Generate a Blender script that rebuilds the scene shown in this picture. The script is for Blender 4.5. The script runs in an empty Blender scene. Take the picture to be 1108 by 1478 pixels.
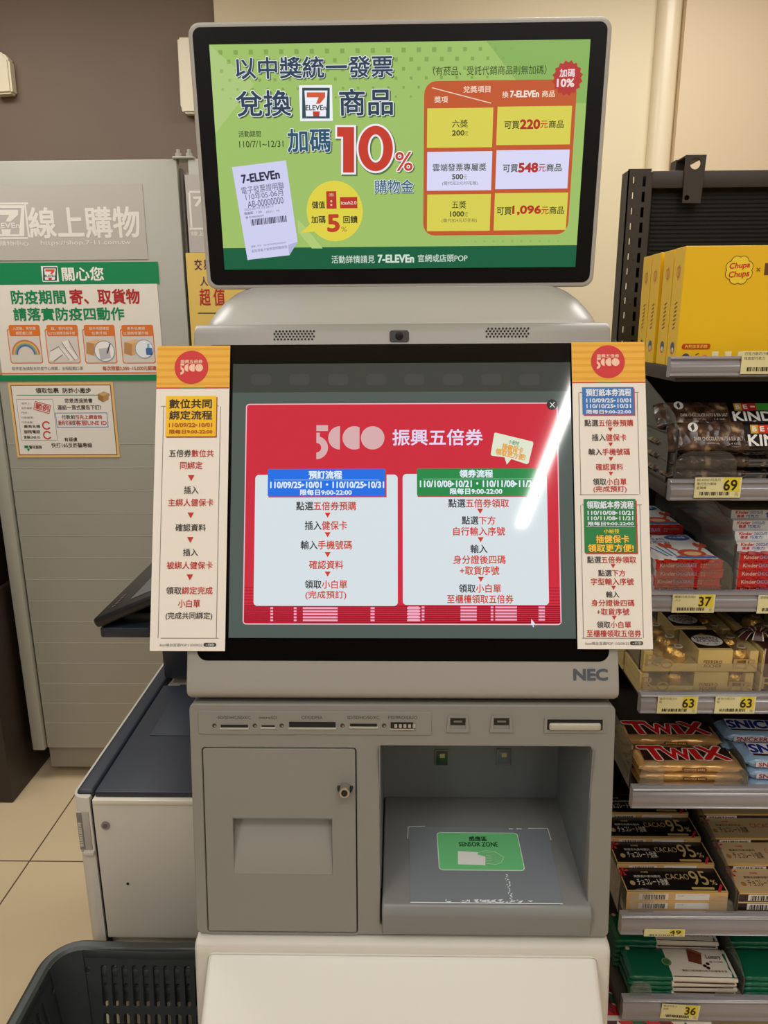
import bpy, bmesh, math, random
from mathutils import Vector as V, Matrix
random.seed(7)
S = bpy.context.scene
C = S.collection

# ------------------------------------------------------------------ camera
CAMZ = 1.42
PITCH, YAW, ROLL, FPX, PW, PH = math.radians(14.4), math.radians(1.2), -0.0065, 1067.0, 1108, 1478
cp, sp, cy_, sy_ = math.cos(PITCH), math.sin(PITCH), math.cos(YAW), math.sin(YAW)
FWD = V((-sy_*cp, cy_*cp, -sp)); R0 = V((cy_, sy_, 0)); U0 = R0.cross(FWD)
RGT = R0*math.cos(ROLL) + U0*math.sin(ROLL); UPV = U0*math.cos(ROLL) - R0*math.sin(ROLL)
cam_d = bpy.data.cameras.new('camera'); cam = bpy.data.objects.new('camera', cam_d); C.objects.link(cam)
cam_d.sensor_fit = 'AUTO'; cam_d.sensor_width = 36.0; cam_d.lens = FPX/PH*36.0; cam_d.clip_start = 0.02
m = Matrix.Identity(4)
for i, ax in enumerate((RGT, UPV, -FWD)):
    for j in range(3): m[j][i] = ax[j]
m.translation = (0, 0, CAMZ); cam.matrix_world = m
S.camera = cam

# ------------------------------------------------------------------ view and light
S.view_settings.view_transform = 'Standard'; S.view_settings.look = 'None'
S.view_settings.exposure = 0.0; S.view_settings.gamma = 1.0; S.view_settings.use_curve_mapping = False
S.cycles.max_bounces = 8; S.cycles.diffuse_bounces = 4; S.cycles.caustics_reflective = False; S.cycles.caustics_refractive = False
S.cycles.use_denoising = True
w = bpy.data.worlds.new('world'); S.world = w; w.use_nodes = True
w.node_tree.nodes['Background'].inputs[0].default_value = (1.0, 0.96, 0.9, 1); w.node_tree.nodes['Background'].inputs[1].default_value = 0.10

CEIL = 2.62
def area(name, loc, sx, sy, power, col=(1, .98, .94), rot=(0, 0, 0)):
    d = bpy.data.lights.new(name, 'AREA'); d.shape = 'RECTANGLE'; d.size = sx; d.size_y = sy; d.energy = power; d.color = col
    o = bpy.data.objects.new(name, d); o.location = loc; o.rotation_euler = rot; C.objects.link(o); return o
LIGHT = dict(tube=12.0, panel=5.0, rear=25.0, front=16.0, back=16.5)
area('tube_light', (0.705, -1.66, CEIL-.085), .05, 1.56, LIGHT['tube'])
area('tube_light', (-1.35, -1.66, CEIL-.085), .05, 1.56, LIGHT['tube'])  # unseen second tube, added to light the front faces
area('added_fill_light', (0.55, 0.30, CEIL-.06), .5, 1.1, LIGHT['panel'])  # this and the panels below are unseen fill lamps, added for brightness
area('added_fill_light', (-0.75, 0.30, CEIL-.06), .5, 1.1, LIGHT['panel'])
area('added_fill_light', (-2.15, -2.3, CEIL-.06), .6, 1.6, LIGHT['rear'])
area('added_fill_light', (2.15, -2.3, CEIL-.06), .6, 1.6, LIGHT['rear'])
area('added_fill_light', (-0.1, -0.42, CEIL-.06), 1.8, .45, LIGHT['front'])
area('added_fill_light', (-1.2, 1.65, CEIL-.06), .9, .6, LIGHT['back']*1.12)
area('added_fill_light', (0.75, 1.75, CEIL-.06), .9, .5, LIGHT['back']*1.1)

# ------------------------------------------------------------------ materials
def lin(c):
    return tuple((x/255/12.92 if x/255 <= .04045 else ((x/255+.055)/1.055)**2.4) for x in c)
MATS = {}
def mat(name, col, rough=.5, metal=0., spec=.5, bump=0., bscale=60., emit=None, es=1., coat=0., vary=0., vscale=8., alpha=None):
    if name in MATS: return MATS[name]
    M = bpy.data.materials.new(name); M.use_nodes = True; nt = M.node_tree; b = nt.nodes['Principled BSDF']
    c = lin(col)
    b.inputs['Base Color'].default_value = (*c, 1); b.inputs['Roughness'].default_value = rough
    b.inputs['Metallic'].default_value = metal; b.inputs['Specular IOR Level'].default_value = spec
    b.inputs['Coat Weight'].default_value = coat; b.inputs['Coat Roughness'].default_value = .08
    if emit is not None:
        b.inputs['Emission Color'].default_value = (*lin(emit), 1); b.inputs['Emission Strength'].default_value = es
    if vary or bump:
        tc = nt.nodes.new('ShaderNodeTexCoord')
    if vary:
        n = nt.nodes.new('ShaderNodeTexNoise'); n.inputs['Scale'].default_value = vscale; n.inputs['Detail'].default_value = 4
        nt.links.new(tc.outputs['Object'], n.inputs['Vector'])
        r = nt.nodes.new('ShaderNodeValToRGB'); r.color_ramp.elements[0].position = .3; r.color_ramp.elements[1].position = .7
        r.color_ramp.elements[0].color = (*[x*(1-vary) for x in c], 1); r.color_ramp.elements[1].color = (*[min(1, x*(1+vary)) for x in c], 1)
        nt.links.new(n.outputs['Fac'], r.inputs['Fac']); nt.links.new(r.outputs['Color'], b.inputs['Base Color'])
    if bump:
        n2 = nt.nodes.new('ShaderNodeTexNoise'); n2.inputs['Scale'].default_value = bscale; n2.inputs['Detail'].default_value = 3
        nt.links.new(tc.outputs['Object'], n2.inputs['Vector'])
        bp = nt.nodes.new('ShaderNodeBump'); bp.inputs['Strength'].default_value = bump; bp.inputs['Distance'].default_value = .002
        nt.links.new(n2.outputs['Fac'], bp.inputs['Height']); nt.links.new(bp.outputs['Normal'], b.inputs['Normal'])
    MATS[name] = M; return M
def ink(c, rough=.55): return mat('ink_%d_%d_%d_%d' % (*c, int(rough*100)), c, rough, spec=.3)
def gloss(c): return mat('gloss_%d_%d_%d' % c, c, .25, spec=.5)
def glow(c): return mat('glow_%d_%d_%d' % c, (3, 3, 3), .05, spec=.5, emit=c)                 # touch screen pixels behind glass
def glow2(c): return mat('matte_glow_%d_%d_%d' % c, (3, 3, 3), .35, spec=.25, emit=c)        # upper display, anti-glare
def clear(name, tint, opac, rough=.08):
    if name in MATS: return MATS[name]
    M = bpy.data.materials.new(name); M.use_nodes = True; nt = M.node_tree; nt.nodes.remove(nt.nodes['Principled BSDF'])
    out = nt.nodes['Material Output']; t = nt.nodes.new('ShaderNodeBsdfTransparent'); g = nt.nodes.new('ShaderNodeBsdfGlossy'); d = nt.nodes.new('ShaderNodeBsdfDiffuse')
    t.inputs[0].default_value = (*[min(1, x) for x in lin(tint)], 1); g.inputs['Roughness'].default_value = rough; d.inputs[0].default_value = (*lin((150, 150, 145)), 1)
    m1 = nt.nodes.new('ShaderNodeMixShader'); m1.inputs[0].default_value = .45; nt.links.new(d.outputs[0], m1.inputs[1]); nt.links.new(g.outputs[0], m1.inputs[2])
    m2 = nt.nodes.new('ShaderNodeMixShader'); m2.inputs[0].default_value = opac; nt.links.new(t.outputs[0], m2.inputs[1]); nt.links.new(m1.outputs[0], m2.inputs[2])
    nt.links.new(m2.outputs[0], out.inputs['Surface']); MATS[name] = M; return M

# ------------------------------------------------------------------ measuring: photo pixel -> point on a real plane
def ray(x, y): return RGT*((x-PW/2)/FPX) + UPV*((PH/2-y)/FPX) + FWD
CAMP = V((0, 0, CAMZ))
def hit(x, y, o, n):
    d = ray(x, y); return CAMP + d*((o-CAMP).dot(n)/d.dot(n))
def atY(x, y, Y): return hit(x, y, V((0, Y, 0)), V((0, 1, 0)))
def atZ(x, y, Z): return hit(x, y, V((0, 0, Z)), V((0, 0, 1)))
class Frame:
    """a flat surface: origin, right, up, outward normal; view() sets the measuring grid (offset, scale) used for layout numbers"""
    def __init__(s, o, ux, uy, mm=False, lift=.0):
        s.o, s.ux, s.uy = V(o), V(ux).normalized(), V(uy).normalized(); s.n = s.ux.cross(s.uy); s.mm = mm; s.off = (0, 0); s.sc = 1.; s.lift = lift
    def view(s, ox, oy, sc): s.off = (ox, oy); s.sc = sc; return s
    def P(s, x, y):
        if s.mm: return (x/1000., y/1000.)
        p = hit(s.off[0]+x/s.sc, s.off[1]+y/s.sc, s.o, s.n) - s.o
        return (p.dot(s.ux), p.dot(s.uy))
    def W(s, u, v, h=0.): return s.o + s.ux*u + s.uy*v + s.n*(h+s.lift)
    def mtx(s, u=0, v=0, h=0):
        M = Matrix.Identity(4)
        for i, a in enumerate((s.ux, s.uy, s.n)):
            for j in range(3): M[j][i] = a[j]
        M.translation = s.W(u, v, h); return M
    def box(s, x0, y0, x1, y1):
        cx, cy = (x0+x1)/2, (y0+y1)/2
        return s.P(x0, cy)[0], s.P(x1, cy)[0], s.P(cx, y1)[1], s.P(cx, y0)[1]
    def flat(s, o, off=.0): f = Frame(o, s.ux, s.uy, True, off); return f

# ------------------------------------------------------------------ glyphs
GLY = {}
def glyphs(t, b):
    k = (t, b)
    if k not in GLY:
        c = bpy.data.curves.new('t', 'FONT'); c.body = t; c.offset = b; c.resolution_u = 3
        o = bpy.data.objects.new('t', c); C.objects.link(o)
        me = bpy.data.meshes.new_from_object(o.evaluated_get(bpy.context.evaluated_depsgraph_get()))
        vs = [(p.co.x, p.co.y) for p in me.vertices]; fs = [tuple(f.vertices) for f in me.polygons]
        bpy.data.objects.remove(o); bpy.data.curves.remove(c); bpy.data.meshes.remove(me)
        x0 = min(p[0] for p in vs); x1 = max(p[0] for p in vs); y0 = min(p[1] for p in vs); y1 = max(p[1] for p in vs)
        GLY[k] = (vs, fs, x0, x1, y0, y1)
    return GLY[k]
def plate_mesh(outline, holes, t, bev=0.):
    """flat plate with real holes, lying in local xy, thickness t below z=0"""
    c = bpy.data.curves.new('p', 'CURVE'); c.dimensions = '2D'; c.fill_mode = 'BOTH'; c.extrude = t/2 - bev; c.bevel_depth = bev; c.offset = -bev; c.bevel_resolution = 1
    for poly in [outline]+holes:
        s = c.splines.new('POLY'); s.points.add(len(poly)-1); s.use_cyclic_u = True
        for p, q in zip(s.points, poly): p.co = (q[0], q[1], 0, 1)
    o = bpy.data.objects.new('p', c); C.objects.link(o)
    me = bpy.data.meshes.new_from_object(o.evaluated_get(bpy.context.evaluated_depsgraph_get()))
    bpy.data.objects.remove(o); bpy.data.curves.remove(c)
    me.transform(Matrix.Translation((0, 0, -t/2))); return me
def rrect(x0, y0, x1, y1, r, n=5):
    if r <= 0: return [(x0, y0), (x1, y0), (x1, y1), (x0, y1)]
    pts = []
    for cx, cy, a0 in ((x1-r, y0+r, -90), (x1-r, y1-r, 0), (x0+r, y1-r, 90), (x0+r, y0+r, 180)):
        for i in range(n+1):
            a = math.radians(a0+90*i/n); pts.append((cx+r*math.cos(a), cy+r*math.sin(a)))
    return pts
def circ(cx, cy, r, n=20, ry=None, a0=0, a1=360):
    full = abs(a1-a0) >= 360
    return [(cx+r*math.cos(math.radians(a0+(a1-a0)*i/(n if full else n-1))), cy+(ry or r)*math.sin(math.radians(a0+(a1-a0)*i/(n if full else n-1)))) for i in range(n)]

# ------------------------------------------------------------------ mesh builder
DZ = .00013
class MB:
    def __init__(s, frame=None, pen=ink, base=0.):
        s.bm = bmesh.new(); s.mats = []; s.f = frame; s.pen = pen; s.base = base
    def mi(s, m):
        if isinstance(m, tuple): m = s.pen(m)
        if m not in s.mats: s.mats.append(m)
        return s.mats.index(m)
    def add(s, vs, fs, m):
        k = s.mi(m); bv = [s.bm.verts.new(v) for v in vs]
        for f in fs:
            try: s.bm.faces.new([bv[i] for i in f]).material_index = k
            except ValueError: pass
        return s
    def mesh(s, me, m, M=None):
        k = s.mi(m); n0 = len(s.bm.faces)
        if M: me.transform(M)
        s.bm.from_mesh(me); s.bm.faces.ensure_lookup_table()
        for f in s.bm.faces[n0:]: f.material_index = k
        bpy.data.meshes.remove(me); return s
    def tmp(s, bm, m, M=None):
        me = bpy.data.meshes.new('x'); bm.to_mesh(me); bm.free(); return s.mesh(me, m, M)
    def cube(s, x0, x1, y0, y1, z0, z1, m, bev=0., seg=2, M=None):
        bm = bmesh.new(); bmesh.ops.create_cube(bm, size=1.)
        for v in bm.verts: v.co = (x0+(v.co.x+.5)*(x1-x0), y0+(v.co.y+.5)*(y1-y0), z0+(v.co.z+.5)*(z1-z0))
        if bev: bmesh.ops.bevel(bm, geom=list(bm.edges), offset=bev, segments=seg, profile=.5, affect='EDGES')
        return s.tmp(bm, m, M)
    def prism(s, prof, x0, x1, m, bev=0., seg=2):
        """profile in (y, z), extruded along x"""
        bm = bmesh.new(); n = len(prof)
        a = [bm.verts.new((x0, p[0], p[1])) for p in prof]; b = [bm.verts.new((x1, p[0], p[1])) for p in prof]
        bm.faces.new(a); bm.faces.new(b[::-1])
        for i in range(n): bm.faces.new((a[i], b[i], b[(i+1) % n], a[(i+1) % n]))
        bmesh.ops.recalc_face_normals(bm, faces=bm.faces)
        if bev: bmesh.ops.bevel(bm, geom=list(bm.edges), offset=bev, segments=seg, profile=.5, affect='EDGES')
        return s.tmp(bm, m)
    def cyl(s, p, q, r, m, r2=None, n=20):
        p, q = V(p), V(q); d = q-p; bm = bmesh.new()
        bmesh.ops.create_cone(bm, cap_ends=True, segments=n, radius1=r, radius2=r if r2 is None else r2, depth=d.length)
        M = Matrix.Translation((p+q)/2) @ d.to_track_quat('Z', 'Y').to_matrix().to_4x4()
        return s.tmp(bm, m, M)
    def ball(s, c, r, m, sz=(1, 1, 1), jit=0.):
        bm = bmesh.new(); bmesh.ops.create_icosphere(bm, subdivisions=3, radius=r)
        for v in bm.verts:
            k = 1+random.uniform(-jit, jit); v.co = (v.co.x*sz[0]*k+c[0], v.co.y*sz[1]*k+c[1], v.co.z*sz[2]*k+c[2])
        return s.tmp(bm, m)
    def loft(s, rings, m, caps=True):
        n = len(rings[0]); vs = [p for r in rings for p in r]; fs = []
        for k in range(len(rings)-1):
            for i in range(n): fs.append((k*n+i, k*n+(i+1) % n, (k+1)*n+(i+1) % n, (k+1)*n+i))
        if caps: fs += [tuple(range(n))[::-1], tuple(range((len(rings)-1)*n, len(rings)*n))]
        return s.add(vs, fs, m)
    def plate(s, outline, holes, t, m, M, bev=0.): return s.mesh(plate_mesh(outline, holes, t, bev), m, M)
    # ---- flat printing on the current frame (layout in the frame's measuring grid)
    def uvpoly(s, uv, col, L):
        a = sum(uv[i][0]*uv[(i+1) % len(uv)][1]-uv[(i+1) % len(uv)][0]*uv[i][1] for i in range(len(uv)))
        if a < 0: uv = uv[::-1]
        return s.add([s.f.W(u, v, s.base+L*DZ) for u, v in uv], [tuple(range(len(uv)))], col)
    def poly(s, pts, col, L=1): return s.uvpoly([s.f.P(*p) for p in pts], col, L)
    def rect(s, x0, y0, x1, y1, col, L=1, r=0.):
        u0, u1, v0, v1 = s.f.box(x0, y0, x1, y1); k = abs((u1-u0)/(x1-x0))
        return s.uvpoly(rrect(u0, min(v0, v1), u1, max(v0, v1), r*k), col, L)
    def frame(s, x0, y0, x1, y1, wd, col, L=1):
        s.rect(x0, y0, x1, y0+wd, col, L); s.rect(x0, y1-wd, x1, y1, col, L); s.rect(x0, y0+wd, x0+wd, y1-wd, col, L); return s.rect(x1-wd, y0+wd, x1, y1-wd, col, L)
    def disc(s, cx, cy, r, col, L=1, n=28, a0=0, a1=360, ry=None):
        u, v = s.f.P(cx, cy); k = abs(s.f.P(cx+1, cy)[0]-u)
        return s.uvpoly(circ(u, v, r*k, n, (ry or r)*k, a0, a1), col, L)
    def ring(s, cx, cy, r0, r1, col, L=1, a0=0, a1=360, n=20):
        u, v = s.f.P(cx, cy); k = abs(s.f.P(cx+1, cy)[0]-u)
        A = [math.radians(a0+(a1-a0)*i/n) for i in range(n+1)]
        vs = [s.f.W(u+r*k*math.cos(a), v+r*k*math.sin(a), s.base+L*DZ) for a in A for r in (r0, r1)]
        return s.add(vs, [(2*i, 2*i+1, 2*i+3, 2*i+2) for i in range(n)], col)
    def line(s, x0, y0, x1, y1, wd, col, L=1):
        a, b = V(s.f.P(x0, y0)), V(s.f.P(x1, y1)); k = abs(s.f.P(x0+1, y0)[0]-a[0]); d = (b-a).normalized(); n = V((-d[1], d[0]))*wd*k/2
        return s.uvpoly([tuple(a+n), tuple(b+n), tuple(b-n), tuple(a-n)], col, L)
    def text(s, t, x0, y0, x1, y1, col, L=3, b=.012, rot=0., edge=None, shade=None, shear=0., fit=True):
        u0, u1, v0, v1 = s.f.box(x0, y0, x1, y1); v0, v1 = min(v0, v1), max(v0, v1)
        _, _, gx0, gx1, gy0, gy1 = glyphs(t, 0.)
        cu, cv = (u0+u1)/2, (v0+v1)/2; sx = (u1-u0)/(gx1-gx0); sy = (v1-v0)/max(1e-6, gy1-gy0)
        if not fit: sx = sy = min(sx, sy)
        ca, sa = math.cos(math.radians(rot)), math.sin(math.radians(rot))
        jobs = [(col, b, L, 0, 0)]
        if edge: jobs.insert(0, (edge[0], edge[1], L-1, 0, 0))
        if shade: jobs.insert(0, (shade[0], shade[1], L-2, shade[2], -shade[2]))
        vs, fs = glyphs(t, 0.)[:2]; ss = min(sx, sy)
        for c, bb, LL, dx, dy in jobs:
            if edge and c is col: LL += 0
            n = 1 if bb <= .004 else (4 if bb < .02 else (6 if bb < .045 else 12)); out = []; ff = []
            for q in range(n):
                ox = oy = 0.
                if n > 1: ox, oy = bb*.8*math.cos(2*math.pi*(q+.5)/n)*ss, bb*.8*math.sin(2*math.pi*(q+.5)/n)*ss
                k0 = len(out)
                for x, y in vs:
                    a = (x-(gx0+gx1)/2)*sx + dx*sx + ox; d = (y-(gy0+gy1)/2)*sy + dy*sy + oy; a += shear*d
                    out.append(s.f.W(cu+a*ca-d*sa, cv+a*sa+d*ca, s.base+(LL+.065*q)*DZ))
                ff += [tuple(k0+i for i in f) for f in fs]
            s.add(out, ff, c)
        return s
    def row(s, segs, x0, y0, x1, y1, L=3, b=.012):
        n = sum(len(t) for t, _ in segs); x = x0
        for t, c in segs:
            wd = (x1-x0)*len(t)/n; g = .03*(x1-x0)/n; s.text(t, x+g, y0, x+wd-g, y1, c, L, b); x += wd
        return s
    def tri(s, cx, cy, wd, ht, col, L=3): return s.poly([(cx-wd/2, cy-ht/2), (cx+wd/2, cy-ht/2), (cx, cy+ht/2)], col, L)
    def bars(s, x0, y0, x1, y1, col, L=3, n=30, rot=0., seed=1):
        rnd = random.Random(seed); x = x0
        while x < x1-.5*(x1-x0)/n:
            wd = (x1-x0)/n*rnd.choice((.5, .5, 1, 1.3)); s.rect(x, y0, min(x+wd, x1), y1, col, L); x += wd+(x1-x0)/n*rnd.choice((.4, .6, 1))
        return s
    def seven(s, x0, y0, x1, y1, L=2, white=(235, 235, 235), green=(40, 70, 60), orange=(215, 90, 45), red=(200, 55, 40), dark=(40, 55, 55), mono=None):
        wd, ht = x1-x0, y1-y0; q = lambda a, b: (x0+a*wd, y0+b*ht)
        if mono: green = orange = red = dark = mono
        else: s.rect(x0, y0, x1, y1, white, L)
        for pts in ([q(.08, .07), q(.92, .07), q(.92, .15), q(.08, .15)], [q(.08, .15), q(.15, .15), q(.2, .93), q(.08, .93)], [q(.85, .15), q(.92, .15), q(.92, .93), q(.8, .93)], [q(.2, .87), q(.8, .87), q(.8, .93), q(.2, .93)]):
            s.poly(pts, green, L+1)
        s.poly([q(.22, .2), q(.78, .2), q(.78, .34), q(.62, .52), q(.5, .52), q(.58, .34), q(.22, .34)], orange, L+1)
        s.poly([q(.4, .73), q(.62, .73), q(.6, .87), q(.42, .87)], red, L+1)
        return s.text('ELEVEn', x0+.19*wd, y0+.56*ht, x0+.81*wd, y0+.7*ht, dark, L+1, .03)
    def voucher(s, x0, y0, x1, y1, col, L=3):
        wd, ht = x1-x0, y1-y0; r = ht*.34; yc = y0+.37*ht
        u = lambda a: x0+a*wd
        s.rect(u(0), y0, u(.17), y0+.17*ht, col, L)
        s.rect(u(0), y0+.22*ht, u(.05), y0+.45*ht, col, L)
        s.ring(u(.0), y0+.66*ht, ht*.14, ht*.34, col, L, -90, 90)
        rr = .173*wd
        s.disc(u(.346), yc, rr, col, L, 20, 90, 270); s.disc(u(.556), yc, rr, col, L, 26, 64, 296)
        return s.disc(u(.826), yc, rr, col, L)
    def obj(s, name, parent=None, loc=None, smooth=True, ang=35):
        me = bpy.data.meshes.new(name)
        s.bm.to_mesh(me); s.bm.free()
        for m in s.mats: me.materials.append(m)
        if smooth:
            me.shade_smooth(); me.set_sharp_from_angle(angle=math.radians(ang))
        o = bpy.data.objects.new(name, me); C.objects.link(o)
        if parent is not None:
            o.parent = parent; me.transform(Matrix.Translation(-root_of(parent)))
        elif loc is not None:
            me.transform(Matrix.Translation(-V(loc))); o.location = loc
        return o
def root_of(o):
    p = V((0, 0, 0))
    while o: p = p + o.location; o = o.parent
    return p
def tag(o, label, cat, group=None, kind=None):
    o['label'] = label; o['category'] = cat
    if group: o['group'] = group
    if kind: o['kind'] = kind
    return o
def thing(name, label, cat, loc=(0, 0, 0), group=None):
    o = bpy.data.objects.new(name, None); C.objects.link(o); o.location = loc; o.empty_display_size = .05
    return tag(o, label, cat, group)
def struct(o): o['kind'] = 'structure'; return o
def copy_tree(o, parent=None):
    c = o.copy(); C.objects.link(c)
    if parent is not None: c.parent = parent
    for ch in list(o.children): copy_tree(ch, c)
    return c

# ================================================================== THE SETTING
M_brown = mat('brown_wall_paint', (116, 99, 84), .7, vary=.04, vscale=2)
M_cream = mat('cream_wall_paint', (222, 207, 172), .55)
M_beige = mat('beige_wall_panel', (214, 192, 160), .55)
M_ceil = mat('ceiling_white', (190, 184, 172), .8)
# floor tiles: grid lines through x=-1.01 and y=1.70
fm = bpy.data.materials.new('beige_floor_tile'); fm.use_nodes = True; nt = fm.node_tree; b = nt.nodes['Principled BSDF']; b.inputs['Roughness'].default_value = .32
tc = nt.nodes.new('ShaderNodeTexCoord'); br = nt.nodes.new('ShaderNodeTexBrick'); nt.links.new(tc.outputs['Object'], br.inputs['Vector'])
br.offset = 0.; br.inputs['Scale'].default_value = 1.; br.inputs['Brick Width'].default_value = .6; br.inputs['Row Height'].default_value = .6; br.inputs['Mortar Size'].default_value = .0022
br.inputs['Color1'].default_value = (*lin((214, 192, 156)), 1); br.inputs['Color2'].default_value = (*lin((211, 189, 153)), 1); br.inputs['Mortar'].default_value = (*lin((92, 78, 60)), 1)
nt.links.new(br.outputs['Color'], b.inputs['Base Color'])
o = MB().cube(-3, 3, -5.2, 2.72, -.05, 0, fm).obj('floor', loc=(-1.01, 1.70, 0), smooth=False); struct(o)
o = MB().cube(-3, 3, -5.2, 2.72, CEIL, CEIL+.05, M_ceil).obj('ceiling', smooth=False); struct(o)
xs = atY(310, 12, 2.6).x
o = MB().cube(-3, xs, 2.6, 2.7, 0, CEIL, M_brown).obj('wall_back', smooth=False); struct(o)
o = MB().cube(xs, .80, 2.585, 2.7, 0, CEIL, M_cream).obj('wall_back_cream', smooth=False); struct(o)
o = MB().cube(-3.1, -3, -5.2, 2.72, 0, CEIL, M_brown).obj('wall_left', smooth=False); struct(o)
o = MB().cube(3, 3.1, -5.2, 2.72, 0, CEIL, M_beige).obj('wall_right', smooth=False); struct(o)
o = MB().cube(-3, 3, -5.3, -5.2, 0, CEIL, M_brown).obj('wall_front', smooth=False); struct(o)
o = MB().cube(.86, 3, 2.53, 2.7, 0, CEIL, M_beige).obj('wall_back_beige', smooth=False); struct(o)
t = MB(); t.cyl((.825, 2.575, 0), (.825, 2.575, CEIL), .037, mat('cream_corner_trim', (226, 210, 178), .3), n=32)
o = t.obj('trim_1'); struct(o)
# small cream conduit covers on the brown wall
M_cover = mat('cream_plastic', (232, 220, 190), .45)
def cover(pts, label):
    q = [atY(x, y, 2.56) for x, y in pts]
    k = MB(); bm = bmesh.new(); f = [bm.verts.new((p.x, 2.56, p.z)) for p in q]; g = [bm.verts.new((p.x, 2.6, p.z)) for p in q]; n = len(q)
    bm.faces.new(f); bm.faces.new(g[::-1])
    for i in range(n): bm.faces.new((f[i], g[i], g[(i+1) % n], f[(i+1) % n]))
    bmesh.ops.recalc_face_normals(bm, faces=bm.faces); bmesh.ops.bevel(bm, geom=list(bm.edges), offset=.006, segments=2, affect='EDGES')
    k.tmp(bm, M_cover); tag(k.obj('conduit_cover', loc=(q[0].x, 2.6, q[0].z)), label, 'wall cover', 'cream covers on the brown wall')
cover([(-14, 72), (3, 75), (12, 85), (17, 134), (-10, 136)], 'cream conduit cover with cut corner at the left edge of the brown wall')
cover([(255, 53), (285, 53), (292, 163), (264, 163), (260, 155)], 'narrow cream conduit cover on the brown wall beside the upper monitor')

# ================================================================== LOCKERS (grey steel cabinets behind, left)
LY = 2.066
M_lock = mat('warm_grey_steel', (163, 161, 151), .38, spec=.5)
M_lockd = mat('grey_steel_frame', (150, 144, 132), .45)
M_dark = mat('dark_gap', (18, 16, 14), .8)
fl = Frame((0, LY, 0), (1, 0, 0), (0, 0, 1))
def locker(name_label, x0, x1, first):
    r = thing('parcel_cabinet', name_label, 'cabinet', ((x0+x1)/2, LY+.2, 0), 'grey parcel cabinets')
    MB().cube(x0, x1, LY+.03, LY+.42, .115, 1.815, M_lockd, .003).obj('body', r)
    MB().cube(x0+.03, x1-.004, LY+.03, LY+.40, .03, .115, M_lockd, .002).obj('kick_plate', r)
    for fx in (x0+.12, x1-.12): MB().cyl((fx, LY+.1, 0), (fx, LY+.1, .03), .02, M_dark).obj('foot', r)
    d = MB(); d.cube(x0+(.042 if first else .003), x1-.006, LY, LY+.03, .118, 1.832, M_lock, .003)
    if first:
        z = 1.09
        while z > .2: d.cube(x0+.045, x1-.03, LY-.0004, LY+.002, z-.0016, z+.0016, M_lock, .0003); z -= .068  # thin ridges shaped to imitate reflections of the shelves opposite
    d.obj('door', r)
    if not first: return r
    d = MB(); d.cube(x0, x0+.038, LY-.012, LY+.03, .115, 1.832, M_lock, .004); d.obj('side_rail', r)
    return r
def hinge(x, r):
    k = MB(); k.cube(x-.028, x+.028, LY-.004, LY+.05, 1.832, 1.838, M_lock, .002)
    for dx in (-.014, .014): k.cyl((x+dx, LY+.008, 1.838), (x+dx, LY+.008, 1.847), .008, M_lock); k.cyl((x+dx, LY+.008, 1.847), (x+dx, LY+.008, 1.856), .0045, M_lock)
    k.obj('hinge', r)
L1 = locker('large grey steel parcel cabinet carrying the green and white health notice', -1.158, -.568, True)
L2 = locker('narrow grey cabinet half hidden behind the kiosk, with a yellow notice strip', -.548, .02, False)
hinge(-.556, L1)
# lettering panel on cabinet 1
p = MB(fl, lambda c: ink(c, .4), base=.0012); f = fl.view(0, 200, 3.08)
p.rect(-110, 205, 645, 540, (182, 177, 169), 0); lc = (224, 219, 209)
p.seven(-72, 285, 125, 447, 1, mono=lc); p.frame(-72, 285, 125, 447, 8, lc, 1)
p.text('線上購物', 130, 306, 620, 440, lc, 2, .03); p.text('https://shop.7-11.com.tw', 183, 452, 582, 476, lc, 2, .01); p.text('線上購物中心', -68, 455, 130, 478, lc, 2, .012)
p.obj('sign_panel', L1)
p = MB(fl, lambda c: ink(c, .4), base=.0012); fl.view(0, 200, 3.08)
p.rect(832, 158, 1400, 505, (180, 175, 169), 0); p.frame(842, 232, 1030, 405, 9, lc, 1); p.text('7', 862, 260, 905, 300, lc, 1, .05); p.text('線上購物中心', 850, 412, 1030, 432, lc, 1); p.text('線上購物', 1040, 240, 1390, 400, lc, 1, .03)
p.obj('sign_panel', L2)
# notices stuck on the cabinets
def sheet(frame, x0, y0, x1, y1, name, label, cat, pen, base_col, lift=.0016, th=.0008, group=None):
    u0, u1, v0, v1 = frame.box(x0, y0, x1, y1); p = MB(frame, pen, base=lift)
    p.cube(u0, u1, v0, v1, lift-th, lift, pen(base_col), M=frame.mtx())
    return p, frame.W((u0+u1)/2, v0, 0)
fl.view(0, 200, 3.08); PAP = lambda c: ink(c, .45)
p, at0 = sheet(fl, -20, 550, 712, 1076, 'n', '', '', PAP, (228, 222, 210)); G = (22, 132, 82); RD = (178, 42, 46); OR = (218, 118, 52)
p.rect(-20, 550, 706, 648, G, 1); p.seven(187, 567, 260, 637, 2); p.text('關心您', 277, 572, 460, 632, (235, 232, 222), 3, .03)
p.row([('防疫期間', G)], 50, 675, 293, 735, 3, .035); p.row([('寄、取貨物', RD)], 310, 670, 622, 735, 3, .035); p.text('請落實防疫四動作', 62, 752, 552, 808, G, 3, .035)
for i, (a, bb) in enumerate(((40, 185), (207, 353), (373, 517), (540, 688))):
    p.rect(a, 845, bb, 1000, OR, 1, 10); p.rect(a+4, 850, bb-4, 996, (214, 205, 196), 2, 8); p.rect(a+2, 828, bb-6, 878, OR, 3, 8)
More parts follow.
